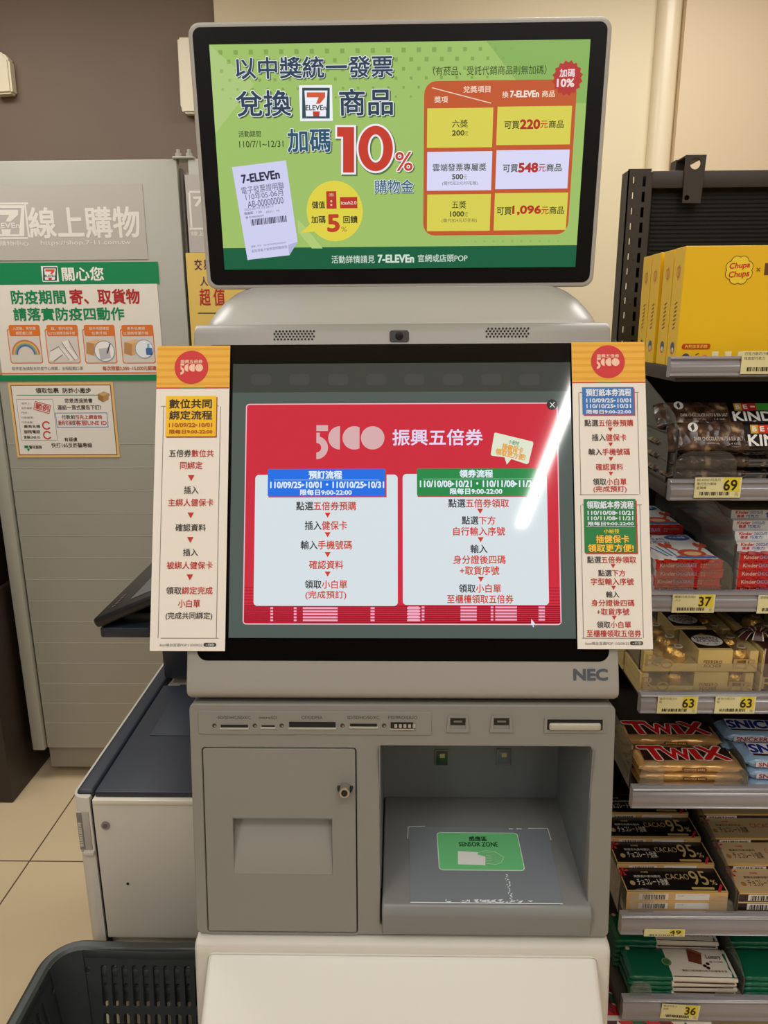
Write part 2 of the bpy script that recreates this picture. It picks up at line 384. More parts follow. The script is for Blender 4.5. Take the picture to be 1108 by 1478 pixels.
for tx, xx in (('入店取、寄包裹', 58), ('請配戴口罩', 72), ('取、寄件前後', 228), ('以75%酒精消毒手部', 215), ('取件時請確認', 398), ('包裹外箱', 408), ('寄件包裹請', 566), ('以酒精噴灑外箱', 550)):
    hi = tx in ('入店取、寄包裹', '取、寄件前後', '取件時請確認', '寄件包裹請'); p.text(tx, xx, 837 if hi else 858, {58: 160, 72: 145, 228: 325, 215: 335, 398: 485, 408: 475, 566: 645, 550: 660}[xx], 851 if hi else 872, (240, 220, 200), 5, .01)
for k, c in enumerate(((205, 120, 90), (215, 180, 90), (120, 160, 150), (90, 110, 160))): p.ring(118, 960, 56-7*k, 63-7*k, c, 4, 0, 180)
p.poly([(225, 945), (262, 925), (285, 935), (330, 985), (310, 990), (278, 960), (240, 990), (220, 985)], (232, 226, 218), 4); p.poly([(275, 905), (305, 895), (312, 930), (350, 975), (335, 985), (300, 940)], (236, 230, 224), 5)
for a in ((225, 945, 262, 925), (262, 925, 310, 985), (240, 990, 280, 960), (275, 905, 300, 940), (300, 940, 335, 985), (305, 895, 350, 975)): p.line(*a, 2.5, (120, 112, 105), 6)
for bx in (385, 553):
    p.poly([(bx, 905), (bx+35, 912), (bx+35, 965), (bx, 955)], (190, 140, 90), 4); p.poly([(bx+35, 912), (bx+85, 898), (bx+85, 945), (bx+35, 965)], (214, 170, 118), 4); p.poly([(bx, 905), (bx+48, 892), (bx+85, 898), (bx+35, 912)], (224, 186, 138), 4)
p.disc(466, 945, 45, (238, 234, 228), 5); p.ring(466, 945, 43, 46, (120, 140, 170), 6); p.poly([(440, 935), (485, 928), (495, 975), (448, 985)], (185, 185, 190), 6); p.line(478, 955, 490, 912, 5, (40, 40, 60), 7)
p.disc(642, 935, 40, (230, 236, 240), 5); p.ring(642, 935, 38, 41, (140, 160, 185), 6); p.rect(650, 930, 678, 962, (70, 110, 170), 6, 5); p.rect(655, 912, 665, 930, (150, 170, 200), 6)
p.text('取件前後請配合防疫中心規範，全程配戴口罩', 55, 1014, 370, 1030, (110, 100, 92), 3, 0); p.text('每次限額3,000~15,000元郵購', 457, 1011, 695, 1031, (190, 90, 50), 3, .025)
p.rect(-16, 1040, 712, 1046, OR, 2); p.rect(-14, 1050, 712, 1076, G, 2)
tag(p.obj('notice_poster', loc=at0), 'green and white health notice with red and green lettering on the large grey cabinet', 'poster')
p, at0 = sheet(fl, 57, 1084, 518, 1417, 'n', '', '', PAP, (226, 190, 122)); K = (62, 56, 52)
p.rect(67, 1094, 508, 1407, (150, 84, 60), 1); p.rect(71, 1098, 504, 1403, (230, 225, 214), 2)
p.text('領取包裹', 160, 1108, 262, 1131, K, 4, .03); p.text('防詐小撇步', 280, 1108, 405, 1131, K, 4, .03); p.line(75, 1141, 490, 1140, 3, G, 3)
p.rect(85, 1158, 247, 1342, (150, 146, 140), 3); p.rect(87, 1160, 245, 1340, (232, 228, 220), 4)
for i, tx in enumerate(('收件人：', '取件編號：', '門市：', '付款編號：', '代收金額：')): p.text(tx, 97, 1172+21*i, (140, 148, 128, 152, 150)[i], 1182+21*i, (120, 114, 108), 6, 0)
for i, tx in enumerate(('廠商名稱', '服務電話', '客服LINE ID')): p.text(tx, 108, 1272+24*i, 180, 1286+24*i, K, 6, .03)
p.ring(208, 1275, 13, 19, (200, 60, 60), 6, 30, 330); p.ring(212, 1318, 13, 19, (200, 60, 60), 6, 30, 330)
p.text('範例', 160, 1180, 218, 1208, (200, 70, 70), 7, .03, -14); [p.line(*a, 3, (200, 70, 70), 7) for a in ((158, 1168, 226, 1186), (226, 1186, 220, 1222), (220, 1222, 152, 1203), (152, 1203, 158, 1168))]
p.text('您是透過臉書', 288, 1155, 412, 1174, K, 4, .02); p.text('連結一頁式廣告下訂?', 257, 1184, 450, 1206, K, 4, .02)
p.rect(250, 1218, 480, 1284, (80, 120, 180), 3); p.rect(253, 1221, 477, 1281, (232, 228, 222), 4)
p.row([('付款前', K), ('可先上網查詢', RD)], 275, 1228, 455, 1247, 6, .02); p.row([('廠商名稱', RD), ('或', K), ('客服LINE ID', RD)], 260, 1252, 475, 1274, 6, .02)
p.text('有疑慮', 287, 1328, 345, 1346, K, 4, .02); p.text('快打165反詐騙專線', 230, 1352, 410, 1373, K, 4, .02)
p.poly([(435, 1135), (462, 1124), (487, 1132), (460, 1145)], (205, 165, 110), 5); p.poly([(435, 1135), (460, 1145), (458, 1172), (437, 1158)], (160, 115, 70), 5); p.poly([(460, 1145), (487, 1132), (483, 1160), (458, 1172)], (185, 140, 88), 5)
p.rect(110, 1364, 128, 1376, G, 4); p.text('警政服務', 131, 1364, 188, 1378, K, 4, .03); p.tri(128, 1384, 14, 12, G, 5)
tag(p.obj('advice_notice', loc=at0), 'small notice with a yellow border and box drawing below the health notice', 'poster')
p, at0 = sheet(fl, 840, 507, 1120, 950, 'n', '', '', PAP, (222, 190, 100)); PU = (88, 40, 92)
p.text('交', 865, 537, 897, 584, PU, 3, .03); p.text('易快速', 905, 537, 1010, 584, PU, 3, .03); p.text('人', 890, 615, 925, 655, PU, 3, .02); p.text('超', 888, 668, 935, 742, RD, 3, .03); p.text('值', 950, 668, 1000, 742, RD, 3, .03); p.line(880, 776, 1000, 776, 4, K, 3)
tag(p.obj('notice_strip', loc=at0), 'yellow notice with purple lettering on the narrow cabinet behind the kiosk', 'poster')
# dark brown cabinet at the left edge
M_bk = mat('dark_brown_laminate', (44, 34, 27), .45, vary=.1, vscale=5)
d = thing('dark_cabinet', 'dark brown cabinet side at the far left edge, in front of the grey cabinet', 'cabinet', (-1.45, 2.0, 0))
MB().cube(-1.8, -1.183, 1.95, 2.58, .0, .66, M_bk, .004).obj('lower_body', d)
MB().cube(-1.8, -1.196, 1.955, 2.58, .664, 1.02, M_bk, .004).obj('upper_body', d)

# ================================================================== MULTIFUNCTION PRINTER (faces left)
M_pw = mat('printer_white', (206, 200, 188), .45); M_navy = mat('navy_plastic', (40, 46, 57), .5, bump=.05, bscale=900); M_pb = mat('printer_black', (20, 20, 22), .4)
PY, PZ = 1.0, .708
pr = thing('multifunction_printer', 'white multifunction printer with dark navy top, standing behind the shopping basket', 'printer', (-.2, 1.3, 0))
k = MB(); k.cube(-.512, .10, PY+.014, 1.62, .10, PZ-.014, M_pw, .012, 3); k.obj('body', pr)
k = MB(); fxy = Frame((0, 0, PZ-.006), (1, 0, 0), (0, 1, 0))
arc = [(-.516+.022-.022*math.cos(math.radians(a)), PY+.022-.022*math.sin(math.radians(a))) for a in range(0, 91, 10)]
k.plate(arc+[(-.4855, PY), (-.4855, PY+.03), (-.500, PY+.03), (-.500, 1.60), (-.516, 1.60)], [], PZ-.362, M_pw, fxy.mtx(), .002)
k.cube(-.486, -.481, PY+.004, PY+.02, .40, PZ-.014, M_dark)  # dark strip puts the shade into the seam beside the door
k.obj('front_door', pr)
k = MB(); k.cube(-.482, .08, PY, PY+.02, .437, PZ-.010, M_pw, .002); k.cube(-.481, .08, PY-.002, PY+.02, PZ-.018, PZ-.009, mat('printer_trim', (222, 214, 196), .4), .002); k.obj('side_panel', pr)
k = MB(); a = atY(109, 1172, PY-.001); bq = atY(138, 1230, PY-.001)
k.cube(a.x+.001, -.489, PY-.0015, PY+.01, bq.z, a.z, mat('printer_recess', (176, 170, 160), .5), .001)
k.cube(a.x+.001, a.x+.009, PY-.0022, PY+.01, bq.z+.006, a.z-.001, mat('grip_shadow_grey', (128, 124, 116), .6))
for i in range(14): k.cube(a.x+.002, a.x+.007, PY-.003, PY+.01, bq.z+.012+i*.0032, bq.z+.0135+i*.0032, M_pw)
k.cube(a.x+.006, -.486, PY-.006, PY+.01, bq.z-.004, bq.z+.004, M_pw, .002)
k.obj('grip_recess', pr)
k = MB(); q = atY(152.5, 1190.5, PY); k.cyl((q.x, PY+.005, q.z), (q.x, PY-.003, q.z), .0065, mat('screw_steel', (150, 150, 148), .3, .8)); k.cyl((q.x, PY, q.z), (q.x, PY-.0036, q.z), .0035, mat('screw_slot', (110, 108, 104), .4, .6)); k.obj('screw', pr)
k = MB(); q = atY(184.5, 1275.5, PY); k.cyl((q.x, PY+.005, q.z), (q.x, PY-.0006, q.z), .0024, M_dark); k.obj('screw_hole', pr)
k = MB(); k.cube(-.5100, -.481, PY+.009, 1.60, PZ-.014, PZ, M_navy, .006, 3); k.cube(-.4795, .09, PY+.007, 1.36, PZ-.014, PZ, M_navy, .003)
for x in (-.33, -.305): k.cube(x, x+.002, 1.06, 1.2, PZ-.002, PZ+.0015, M_navy, .0005)
k.cube(-.445, -.33, 1.17, 1.36, PZ-.002, PZ+.0012, M_navy, .0006)
k.obj('top_cover', pr)
k = MB(); k.cube(-.486, -.40, 1.38, 1.60, PZ, 1.0, M_navy, .01); k.cube(-.40, .09, 1.50, 1.61, PZ, 1.0, M_pb, .005); k.obj('scanner_support', pr)
k = MB(); k.cube(-.345, .09, 1.06, 1.60, 1.0, 1.09, M_pw, .012, 3); k.cube(-.345, .09, 1.055, 1.60, .985, 1.0, M_navy, .004); k.obj('scanner', pr)
MB().cube(-.345, .09, 1.06, 1.60, 1.092, 1.16, M_pw, .015, 3).obj('document_feeder', pr)
# control panel: tilted towards the left, front edge runs in depth
q = atY(132, 895, 1.03); ta = math.radians(23)
fpn = Frame((q.x, 1.03, q.z), (0, -1, 0), (math.cos(ta), 0, math.sin(ta)))       # u towards camera, v up the slope
cpn = MB(); Mx = fpn.mtx(); cpn.cube(-.30, 0, 0, .20, -.016, 0, M_pb, .005, 3, M=Mx); cp_o = cpn.obj('control_panel', pr)
k = MB(fpn, lambda c: ink(c, .15), base=.0006)
k.uvpoly([(-.27, .055), (-.03, .055), (-.03, .185), (-.27, .185)], (86, 92, 98), 0)
for i in range(5): k.uvpoly(circ(-.03-.012*i, .026, .0035, 10), (120, 90, 84) if i % 2 else (80, 86, 92), 1)
k.obj('panel_screen', cp_o)
k = MB(); q = atY(148, 914, 1.05); k.prism([(1.03, 0), (1.28, 0), (1.28, .02), (1.03, .02)], 0, .001, M_navy) if False else None
k.cube(q.x, -.38, 1.04, 1.29, q.z-.004, q.z+.014, M_navy, .004); k.cube(q.x+.03, -.38, 1.06, 1.27, q.z+.008, q.z+.03, M_pb, .003); k.obj('panel_arm', pr)

# ================================================================== KIOSK
M_sil = mat('kiosk_silver_grey', (152, 148, 141), .42, spec=.5, bump=.03, bscale=1500)
M_silt = mat('kiosk_silver_light', (176, 172, 165), .35, spec=.5)
M_low = mat('kiosk_lower_grey', (133, 130, 123), .5, spec=.4, bump=.03, bscale=1500)
M_bay = mat('kiosk_bay_grey', (116, 120, 121), .42, spec=.5)
M_pl = mat('kiosk_base_cream', (203, 198, 187), .5)
M_glass = mat('black_glass', (8, 8, 8), .05, spec=.5)
M_bez = mat('black_bezel_matte', (9, 8, 7), .4, spec=.2)
M_blk = mat('black_plastic', (14, 14, 14), .5)
kx0, kx1 = -.2325, .2375
kiosk = thing('ticket_kiosk', 'grey self service kiosk with a wide upper monitor and a tilted touch screen', 'kiosk', (0, .84, 0))
# --- upper monitor
tl = math.radians(3.2)
fmo = Frame((0, .948, 1.461), (1, 0, 0), (0, -math.sin(tl), math.cos(tl)))
u0 = (fmo.P(267.7, 31.5)[0]+fmo.P(300.5, 419)[0])/2; u1 = (fmo.P(883, 22)[0]+fmo.P(858, 412)[0])/2
v1 = (fmo.P(268, 33)[1]+fmo.P(883, 21)[1])/2; v0 = (fmo.P(302, 419)[1]+fmo.P(857, 413)[1])/2
k = MB(); k.plate(rrect(u0, v0, u1, v1, .013, 8), [], .034, M_silt, fmo.mtx(), .003); mon = k.obj('upper_monitor', kiosk)
k = MB(); k.plate(rrect(u0+.0055, v0+.0055, u1-.0055, v1-.0055, .009, 8), [], .003, M_bez, fmo.mtx(h=.0008)); k.obj('bezel', mon)
k = MB(); k.cube(-.07, .07, .962, 1.0, 1.40, 1.62, M_silt, .01); k.obj('monitor_neck', kiosk)
# --- upper display content
D = MB(fmo, glow2, base=.0012); fz = fmo
uL = (fz.view(0, 0, 1).P(301.4, 66)[0]+fz.P(325.4, 390.5)[0])/2; uR = (fz.P(850.6, 56)[0]+fz.P(830.7, 384)[0])/2; vT = (fz.P(301.4, 66)[1]+fz.P(850.6, 56)[1])/2; vB = (fz.P(325.4, 390.5)[1]+fz.P(830.7, 384)[1])/2
vband = (fz.P(322, 359.8)[1]+fz.P(832.7, 352.2)[1])/2
GB = (158, 190, 104)
D.uvpoly([(uL, vB), (uR, vB), (uR, vT), (uL, vT)], GB, 0); D.uvpoly([(uL, vB), (uR, vB), (uR, vband), (uL, vband)], (26, 94, 62), 2)
x7, y7 = fz.P(701, 59); x8, y8 = fz.P(770, 150)
D.uvpoly([(x7, vT), (uR, vT), (uR, y8), (x8, y8)], (136, 176, 92), 1)
xa, ya = fz.P(367, 122); D.uvpoly([(uL, vT), (uL, ya-.05), (xa, ya)], (172, 198, 124), 1)
W2 = uR-uL
for j in range(6):
    for i in range(26):
        u = uL+.012+i*.0172+(j % 2)*.0086; v = vT-.008-j*.0093; sz = max(.0004, .0024*(1-j/9))*(1 if i < 15 else max(.2, 1-(i-15)/9))
        if u < x7-.004*j+.03: D.uvpoly(rrect(u-sz, v-sz, u+sz, v+sz, 0), (132, 162, 84), 1)
for j in range(2):
    for i in range(14):
        u = uR-.16+i*.011+(j % 2)*.0055; v = vband+.014-j*.009; sz = .0017*max(.2, 1-abs(i-7)/9); D.uvpoly(rrect(u-sz, v-sz, u+sz, v+sz, 0), (146, 178, 96), 1)
fz.view(260, 10, 3.259)
EW = ((232, 234, 242), .062); SH = ((78, 98, 62), .066, .045); NV = (46, 66, 84)
D.text('以中獎統一發票', 262, 236, 998, 336, NV, 5, .026, edge=EW, shade=SH)
D.text('兌換', 266, 396, 520, 515, NV, 5, .026, edge=EW, shade=SH); D.text('商品', 750, 388, 998, 510, NV, 5, .026, edge=EW, shade=SH)
D.seven(562, 370, 716, 538, 4, white=(238, 238, 246), green=(50, 78, 84), orange=(205, 92, 58), red=(190, 62, 52))
D.text('活動期間', 276, 584, 380, 614, (56, 74, 40), 4, .014); D.text('110/7/1~12/31', 279, 631, 486, 661, (56, 74, 40), 4, .012)
D.text('加碼', 506, 576, 706, 682, (44, 86, 108), 5, .03, edge=EW, shade=SH)
def big_ten(g, col, L, dx=0, dy=0):
    D.poly([(x+dx, y+dy) for x, y in ((738-g, 566-g), (818+g, 566-g), (818+g, 780+g), (766-g, 780+g), (766-g, 612+g), (738-g, 612+g))], col, L)
    rx, ry, hx, hy = 81+g, 107+g, max(2, 36-g), max(2, 66-g)
    for i in range(40):
        a, b_ = math.pi*i/20, math.pi*(i+1)/20
        D.poly([(919+dx+rx*math.cos(a), 667+dy+ry*math.sin(a)), (919+dx+rx*math.cos(b_), 667+dy+ry*math.sin(b_)), (919+dx+hx*math.cos(b_), 667+dy+hy*math.sin(b_)), (919+dx+hx*math.cos(a), 667+dy+hy*math.sin(a))], col, L)
big_ten(11, (92, 112, 66), 3, 5, 6); big_ten(9, (236, 236, 242), 4); big_ten(0, (196, 62, 46), 5)
D.text('%', 1012, 684, 1092, 772, (196, 62, 46), 5, .012, edge=((236, 236, 242), .06), shade=((92, 112, 66), .065, .04))
D.text('購物金', 914, 814, 1096, 876, (52, 92, 118), 5, .016, edge=((226, 234, 240), .06), shade=SH)
# receipt
RC = (206, 206, 238); D.poly([(245, 755), (498, 723), (553, 1105), (515, 1168), (318, 1190)], RC, 6); D.poly([(553, 1105), (508, 1120), (515, 1168)], (176, 178, 214), 7)
D.poly([(249, 768), (252, 755), (324, 1192), (322, 1198)], (110, 140, 74), 5)
rk = (48, 48, 70); r_ = 6.5
D.text('7-ELEVEn', 290, 781, 468, 819, rk, 8, .05, r_); D.text('電子發票證明聯', 288, 836, 490, 871, (90, 90, 118), 8, 0, r_); D.text('110年05-06月', 308, 868, 485, 901, (90, 90, 118), 8, 0, r_); D.text('AB-00000000', 317, 904, 487, 936, (90, 90, 118), 8, 0, r_)
D.text('2020-05-01 09:28:13', 302, 941, 440, 952, (120, 120, 146), 8, 0, r_); D.text('隨機碼：1120', 303, 962, 385, 975, (80, 80, 106), 8, .01, r_); D.text('總計：90', 405, 956, 468, 968, (120, 120, 146), 8, 0, r_); D.text('賣方00000000', 308, 982, 395, 992, (100, 100, 126), 8, .01, r_)
rnd = random.Random(3); t0 = 333
while t0 < 498:
    wd = rnd.choice((2, 3, 5)); dy = -(t0-333)*.115; D.poly([(t0, 1000+dy), (t0+wd, 1000+dy), (t0+wd+3, 1030+dy), (t0+3, 1030+dy)], rk, 8); t0 += wd+rnd.choice((2, 3, 4))
D.text('退貨憑電子發票證明聯辦理', 335, 1132, 505, 1146, (110, 110, 136), 8, 0, r_); D.text('賣方 00000000', 332, 1113, 500, 1123, (130, 130, 156), 8, 0, r_)
# balloon
YB = (222, 208, 72); D.disc(727, 962, 132, YB, 4, 40); D.poly([(622, 1012), (568, 1063), (650, 1055)], YB, 4); KB = (60, 58, 36); RB = (182, 56, 44)
D.text('儲值', 620, 915, 681, 948, KB, 6, .03); D.rect(688, 868, 735, 950, RB, 6); D.text('OPEN', 700, 878, 722, 892, (230, 190, 150), 8, .02); D.disc(711, 915, 5, (230, 190, 150), 8, 10); D.disc(711, 932, 5, (230, 190, 150), 8, 10)
D.rect(752, 895, 833, 948, RB, 6); D.text('icash2.0', 757, 914, 829, 930, (232, 214, 200), 8, .02)
D.text('加碼', 618, 984, 683, 1018, KB, 6, .03); D.text('5', 695, 980, 747, 1056, (186, 66, 40), 6, .05); D.text('%', 757, 1034, 784, 1058, (160, 120, 50), 6, .0); D.text('回饋', 768, 984, 834, 1018, KB, 6, .03)
D.poly([(553, 1000), (575, 1020), (670, 1136), (620, 1136), (556, 1060)], (176, 202, 120), 3)
BW = (206, 222, 208); D.text('活動詳情請見', 712, 1169, 914, 1206, BW, 4, .012); D.text('7-ELEVEn', 930, 1167, 1098, 1202, BW, 4, .05)
fz.view(580, 10, 3.4625)
D.text('官網或店頭POP', 79, 1237, 326, 1274, BW, 4, .01)
D.text('（有菸品、受託代銷商品則無加碼）', 155, 296, 720, 342, (62, 80, 46), 4, .012)
TO = (192, 88, 48); D.rect(108, 368, 850, 1140, TO, 3, 58)
TY, TW = (214, 206, 82), (216, 216, 246)
for x0, y0, x1, y1, c in ((125, 507, 452, 704, TY), (473, 498, 842, 690, TY), (125, 724, 447, 918, TW), (468, 716, 830, 910, TW), (125, 937, 440, 1120, TY), (460, 930, 822, 1116, TY)):
    D.rect(x0, y0, x1, y1, c, 5)
TH = (238, 212, 190); KG = (70, 70, 34); RT = (178, 52, 40)
D.text('兌獎項目', 306, 396, 440, 430, TH, 5, .02); D.text('獎項', 162, 449, 228, 481, TH, 5, .02); D.line(150, 406, 445, 483, 4, TH, 5); D.text('換', 500, 424, 530, 455, TH, 5, .02); D.text('7-ELEVEn', 540, 421, 682, 452, (240, 226, 212), 5, .05); D.text('商品', 698, 419, 762, 452, TH, 5, .02)
def prize(y, nm, amt, num, x, sub=None):
    D.text(nm[0], nm[1], y, nm[2], y+38, KG, 7, .014)
    D.row([(amt, KG), ('元', KG)], nm[3], y+54, nm[4], y+80, 7, .03) if False else (D.text(amt, nm[3], y+53, nm[4]-20, y+78, KG, 7, .04), D.text('元', nm[4]-18, y+56, nm[4], y+80, (110, 108, 60), 7, 0))
    if sub: D.text(sub, nm[5], y+88, nm[6], y+110, (96, 92, 70), 7, 0)
prize(566, ('六獎', 250, 328, 250, 330), '200', '220', 0); prize(784, ('雲端發票專屬獎', 153, 420, 250, 324, 200, 378), '500', '', 0, '(需代扣2元印花稅)'); prize(970, ('五獎', 248, 320, 240, 328, 198, 373), '1000', '', 0, '(需代扣4元印花稅)')
for y, a, n0, nn, e0, g0, g1 in ((572, 510, 590, '220', 690, 732, 805), (788, 503, 582, '548', 680, 720, 795), (1001, 472, 551, '1,096', 695, 735, 806)):
    D.text('可買', a, y+1, a+74, y+39, KG, 7, .02); D.text(nn, n0, y-6, e0-4, y+38, RT, 7, .06); D.text('元', e0, y-1, e0+36, y+36, RT, 7, .016); D.text('商品', g0, y-3, g1, y+35, KG, 7, .02)
cu, cv = fz.P(825, 358); kk = abs(fz.P(826, 358)[0]-cu); D.uvpoly([(cu+kk*(77 if i % 2 else 66)*math.cos(math.pi*i/16), cv+kk*(80 if i % 2 else 69)*math.sin(math.pi*i/16)) for i in range(32)], (180, 56, 52), 6)
D.text('加碼', 786, 313, 861, 352, (236, 214, 214), 8, .03); D.text('10%', 773, 363, 857, 401, (236, 214, 214), 8, .05)
D.obj('display', mon, smooth=False)
# --- hood between monitor and touch unit
k = MB(); rings = []
for z, hw, yf in ((1.405, .229, .868), (1.416, .2285, .871), (1.424, .226, .880), (1.434, .221, .893), (1.445, .214, .909), (1.455, .204, .926), (1.462, .190, .945), (1.4635, .180, .957)):
    r = .03; rings.append([(x+.0025, y, z) for x, y in rrect(-hw, yf, hw, .99, min(r, (.99-yf)/2-.002), 6)])
k.loft(rings, M_silt); k.obj('hood', kiosk)
# --- touch unit housing
a19 = math.radians(19); s19, c19 = math.sin(a19), math.cos(a19)
ft = Frame((0, .726, 1.031), (1, 0, 0), (0, s19, c19))
def onft(v, n): return (.726+s19*v-c19*n, 1.031+c19*v+s19*n)
prof = [(.738, 1.018), onft(-.004, -.002), onft(.004, 0), onft(.403, 0), onft(.412, -.006), (.895, 1.416), (.985, 1.416), (.985, 1.018)]
k = MB(); k.prism(prof, kx0, kx1, M_sil, .004, 2); hs = k.obj('touch_unit', kiosk)
bu0, bu1, bv1, bv0 = -.2205, .2265, .386, .0345
k = MB(); k.plate(rrect(bu0, bv0, bu1, bv1, .011, 8), [], .003, M_glass, ft.mtx(h=.0006)); k.obj('screen_glass', hs)
k = MB(ft, ink, base=.0004); ft.view(0, 0, 1)
for x0, x1 in ((396, 453), (702, 762)):
    a, bb = ft.P(x0, 490 if x0 < 500 else 486), ft.P(x1, 478 if x0 < 500 else 474)
    for j in range(4):
        for i in range(12):
            u = a[0]+(bb[0]-a[0])*(i+.5*(j % 2))/11.5; v = a[1]+(bb[1]-a[1])*j/3; k.uvpoly(circ(u, v, .00125, 8), (22, 20, 18), 0)
    k.obj('speaker_grille', hs); k = MB(ft, ink, base=.0004)
k = MB(); a, bb = ft.P(562, 494), ft.P(590, 477); k.plate(rrect(a[0], a[1], bb[0], bb[1], .003), [], .006, M_blk, ft.mtx(h=.001)); q = ft.W((a[0]+bb[0])/2, (a[1]+bb[1])/2); k.cyl(q, q+ft.n*.0018, .0045, M_glass); k.obj('camera_window', hs)
k = MB(ft, ink, base=.0003); k.text('NEC', 828, 966, 876, 981.5, (78, 84, 90), 1, .06); o = k.obj('maker_mark', hs, smooth=False)
# --- touch display content
D = MB(ft, glow, base=.0009)
TB = (82, 91, 86)
uL = (ft.P(335, 527)[0]+ft.P(331.6, 922)[0])/2; uR = (ft.P(823, 522)[0]+ft.P(830, 920)[0])/2; vT = (ft.P(335, 527)[1]+ft.P(823, 522)[1])/2; vB = (ft.P(331.6, 922)[1]+ft.P(830, 920)[1])/2
D.uvpoly([(uL, vB), (uR, vB), (uR, vT), (uL, vT)], TB, 0); yv = ft.P(560, 566)[1]; D.uvpoly([(uL, yv), (uR, yv), (uR, vT), (uL, vT)], (64, 66, 61), 1)  # darker top band paints a reflection in the glass
ft.view(330, 480, 3.0778)
for i in range(8): D.rect(100+170*i, 185, 100+170*i+90, 235, (71, 72, 67), 2, 18)
ft.view(0, 0, 1)
pu0 = (ft.P(356, 585.6)[0]+ft.P(352.7, 899)[0])/2; pu1 = (ft.P(802, 582)[0]+ft.P(808.7, 900.7)[0])/2; pv1 = (ft.P(356, 585.6)[1]+ft.P(802, 582)[1])/2; pv0 = (ft.P(352.7, 899.5)[1]+ft.P(808.7, 900.7)[1])/2
D.uvpoly(rrect(pu0-.0012, pv0-.0012, pu1+.0012, pv1+.0012, .004), (236, 188, 200), 3); D.uvpoly(rrect(pu0, pv0, pu1, pv1, .003), (203, 46, 62), 4)
zv = ft.P(580, 874)[1]; n = 9
for i in range(n):
    a = pv0+.001+(zv-pv0)*i/n; D.uvpoly([(pu0, a), (pu1, a), (pu1, a+(zv-pv0)/n*.5), (pu0, a+(zv-pv0)/n*.5)], (140, 18, 42), 5)
for i in range(6):
    a = zv+.002+i*.0034
    for x0, x1 in ((pu0, pu0+.012), (pu1-.014, pu1), (-.012, -.003)): D.uvpoly([(x0, a), (x1, a), (x1, a+.0011), (x0, a+.0011)], (172, 32, 54), 5)
wpu = pu1-pu0
for fr, wd, c in ((.145, .016, 0), (.282, .013, 0), (.335, .205, 0), (.735, .025, 0), (.0, .0, 0)): pass
ft.view(330, 480, 3.0778)
for x0, x1 in ((186, 198), (290, 302), (330, 484), (630, 648), (792, 850)):
    for i in range(5): yy = 1220+i*13.5; D.rect(x0, yy, x1, yy+8, (238, 168, 192), 6)
ft.view(570, 480, 3.0786)
for x0, x1 in ((58, 106), (118, 130), (290, 362), (424, 436), (444, 540), (636, 664)):
    for i in range(5): yy = 1217+i*13.5; D.rect(x0, yy, x1, yy+8, (238, 168, 192), 6)
for x0 in (300, 312): pass
ft.view(330, 480, 3.0778)
D.voucher(390, 413, 692, 564, (214, 172, 172), 6)
ft.view(0, 0, 1); D.text('振興五倍券', 566.5, 620, 696, 643, (226, 214, 242), 6, .022)
WC = (214, 224, 228); D.rect(367.5, 685.5, 573.8, 874.5, WC, 7, 5.5); D.rect(581, 684.2, 790, 873.2, WC, 7, 5.5)
ft.view(570, 480, 3.0786)
D.poly([(440, 448), (446, 446), (610, 486), (613, 494), (592, 580), (584, 586), (515, 563), (495, 588), (485, 555), (428, 548), (424, 540)], (222, 228, 204), 7)
D.text('小秘技', 503, 481, 550, 500, (60, 130, 80), 9, .02, -13); OE = ((196, 66, 40), .05); D.text('插健保卡', 474, 503, 568, 530, (244, 190, 70), 10, .01, -13, edge=OE); D.text('領取更方便!', 445, 529, 578, 556, (244, 190, 70), 10, .01, -13, edge=OE)
D.disc(696, 322, 24, (44, 46, 44), 8); D.line(686, 312, 707, 334, 3, (226, 226, 226), 9); D.line(707, 311, 686, 334, 3, (226, 226, 226), 9)
D.poly([(604, 1272), (622, 1296), (613, 1297), (616, 1308), (611, 1308), (608, 1298), (602, 1300)], (220, 220, 236), 9)
BK, RE = (52, 52, 56), (204, 62, 48); LW = (224, 236, 246)
ft.view(330, 480, 3.0778)
D.rect(178, 612, 701, 733, (196, 60, 60), 8); D.rect(175, 607, 695, 728, (36, 112, 226), 9, 6); D.text('預訂流程', 357, 616, 503, 650, LW, 11, .045); D.line(202, 656, 668, 656, 2, (170, 200, 240), 10)
D.text('110/09/25▸10/01・110/10/25▸10/31', 187, 664, 689, 691, LW, 11, .045); D.text('限每日9:00-22:00', 319, 698, 546, 723, LW, 11, .045)
for segs, bx in (([('點選', BK), ('五倍券預購', RE)], (300, 752, 567, 790)), ([('插入', BK), ('健保卡', RE)], (338, 838, 527, 877)), ([('輸入', BK), ('手機號碼', RE)], (320, 925, 548, 963)), ([('確認資料', RE)], (357, 1013, 510, 1050)), ([('領取', BK), ('小白單', RE)], (338, 1100, 527, 1137)), ([('(完成預訂)', RE)], (341, 1147, 523, 1186))):
    D.row(segs, *bx, 9, .024)
for yy in (812, 899, 987, 1073): D.tri(440, yy, 27, 23, RE, 9)
ft.view(570, 480, 3.0786)
D.rect(100, 610, 637, 731, (196, 60, 60), 8); D.rect(97, 605, 631, 727, (42, 136, 74), 9, 6); D.text('領券流程', 286, 611, 432, 645, LW, 11, .045); D.line(122, 652, 610, 651, 2, (160, 210, 180), 10)
D.text('110/10/08▸10/21・110/11/08▸11/21', 111, 659, 618, 687, LW, 11, .045); D.text('限每日9:00-22:00', 244, 693, 474, 719, LW, 11, .045)
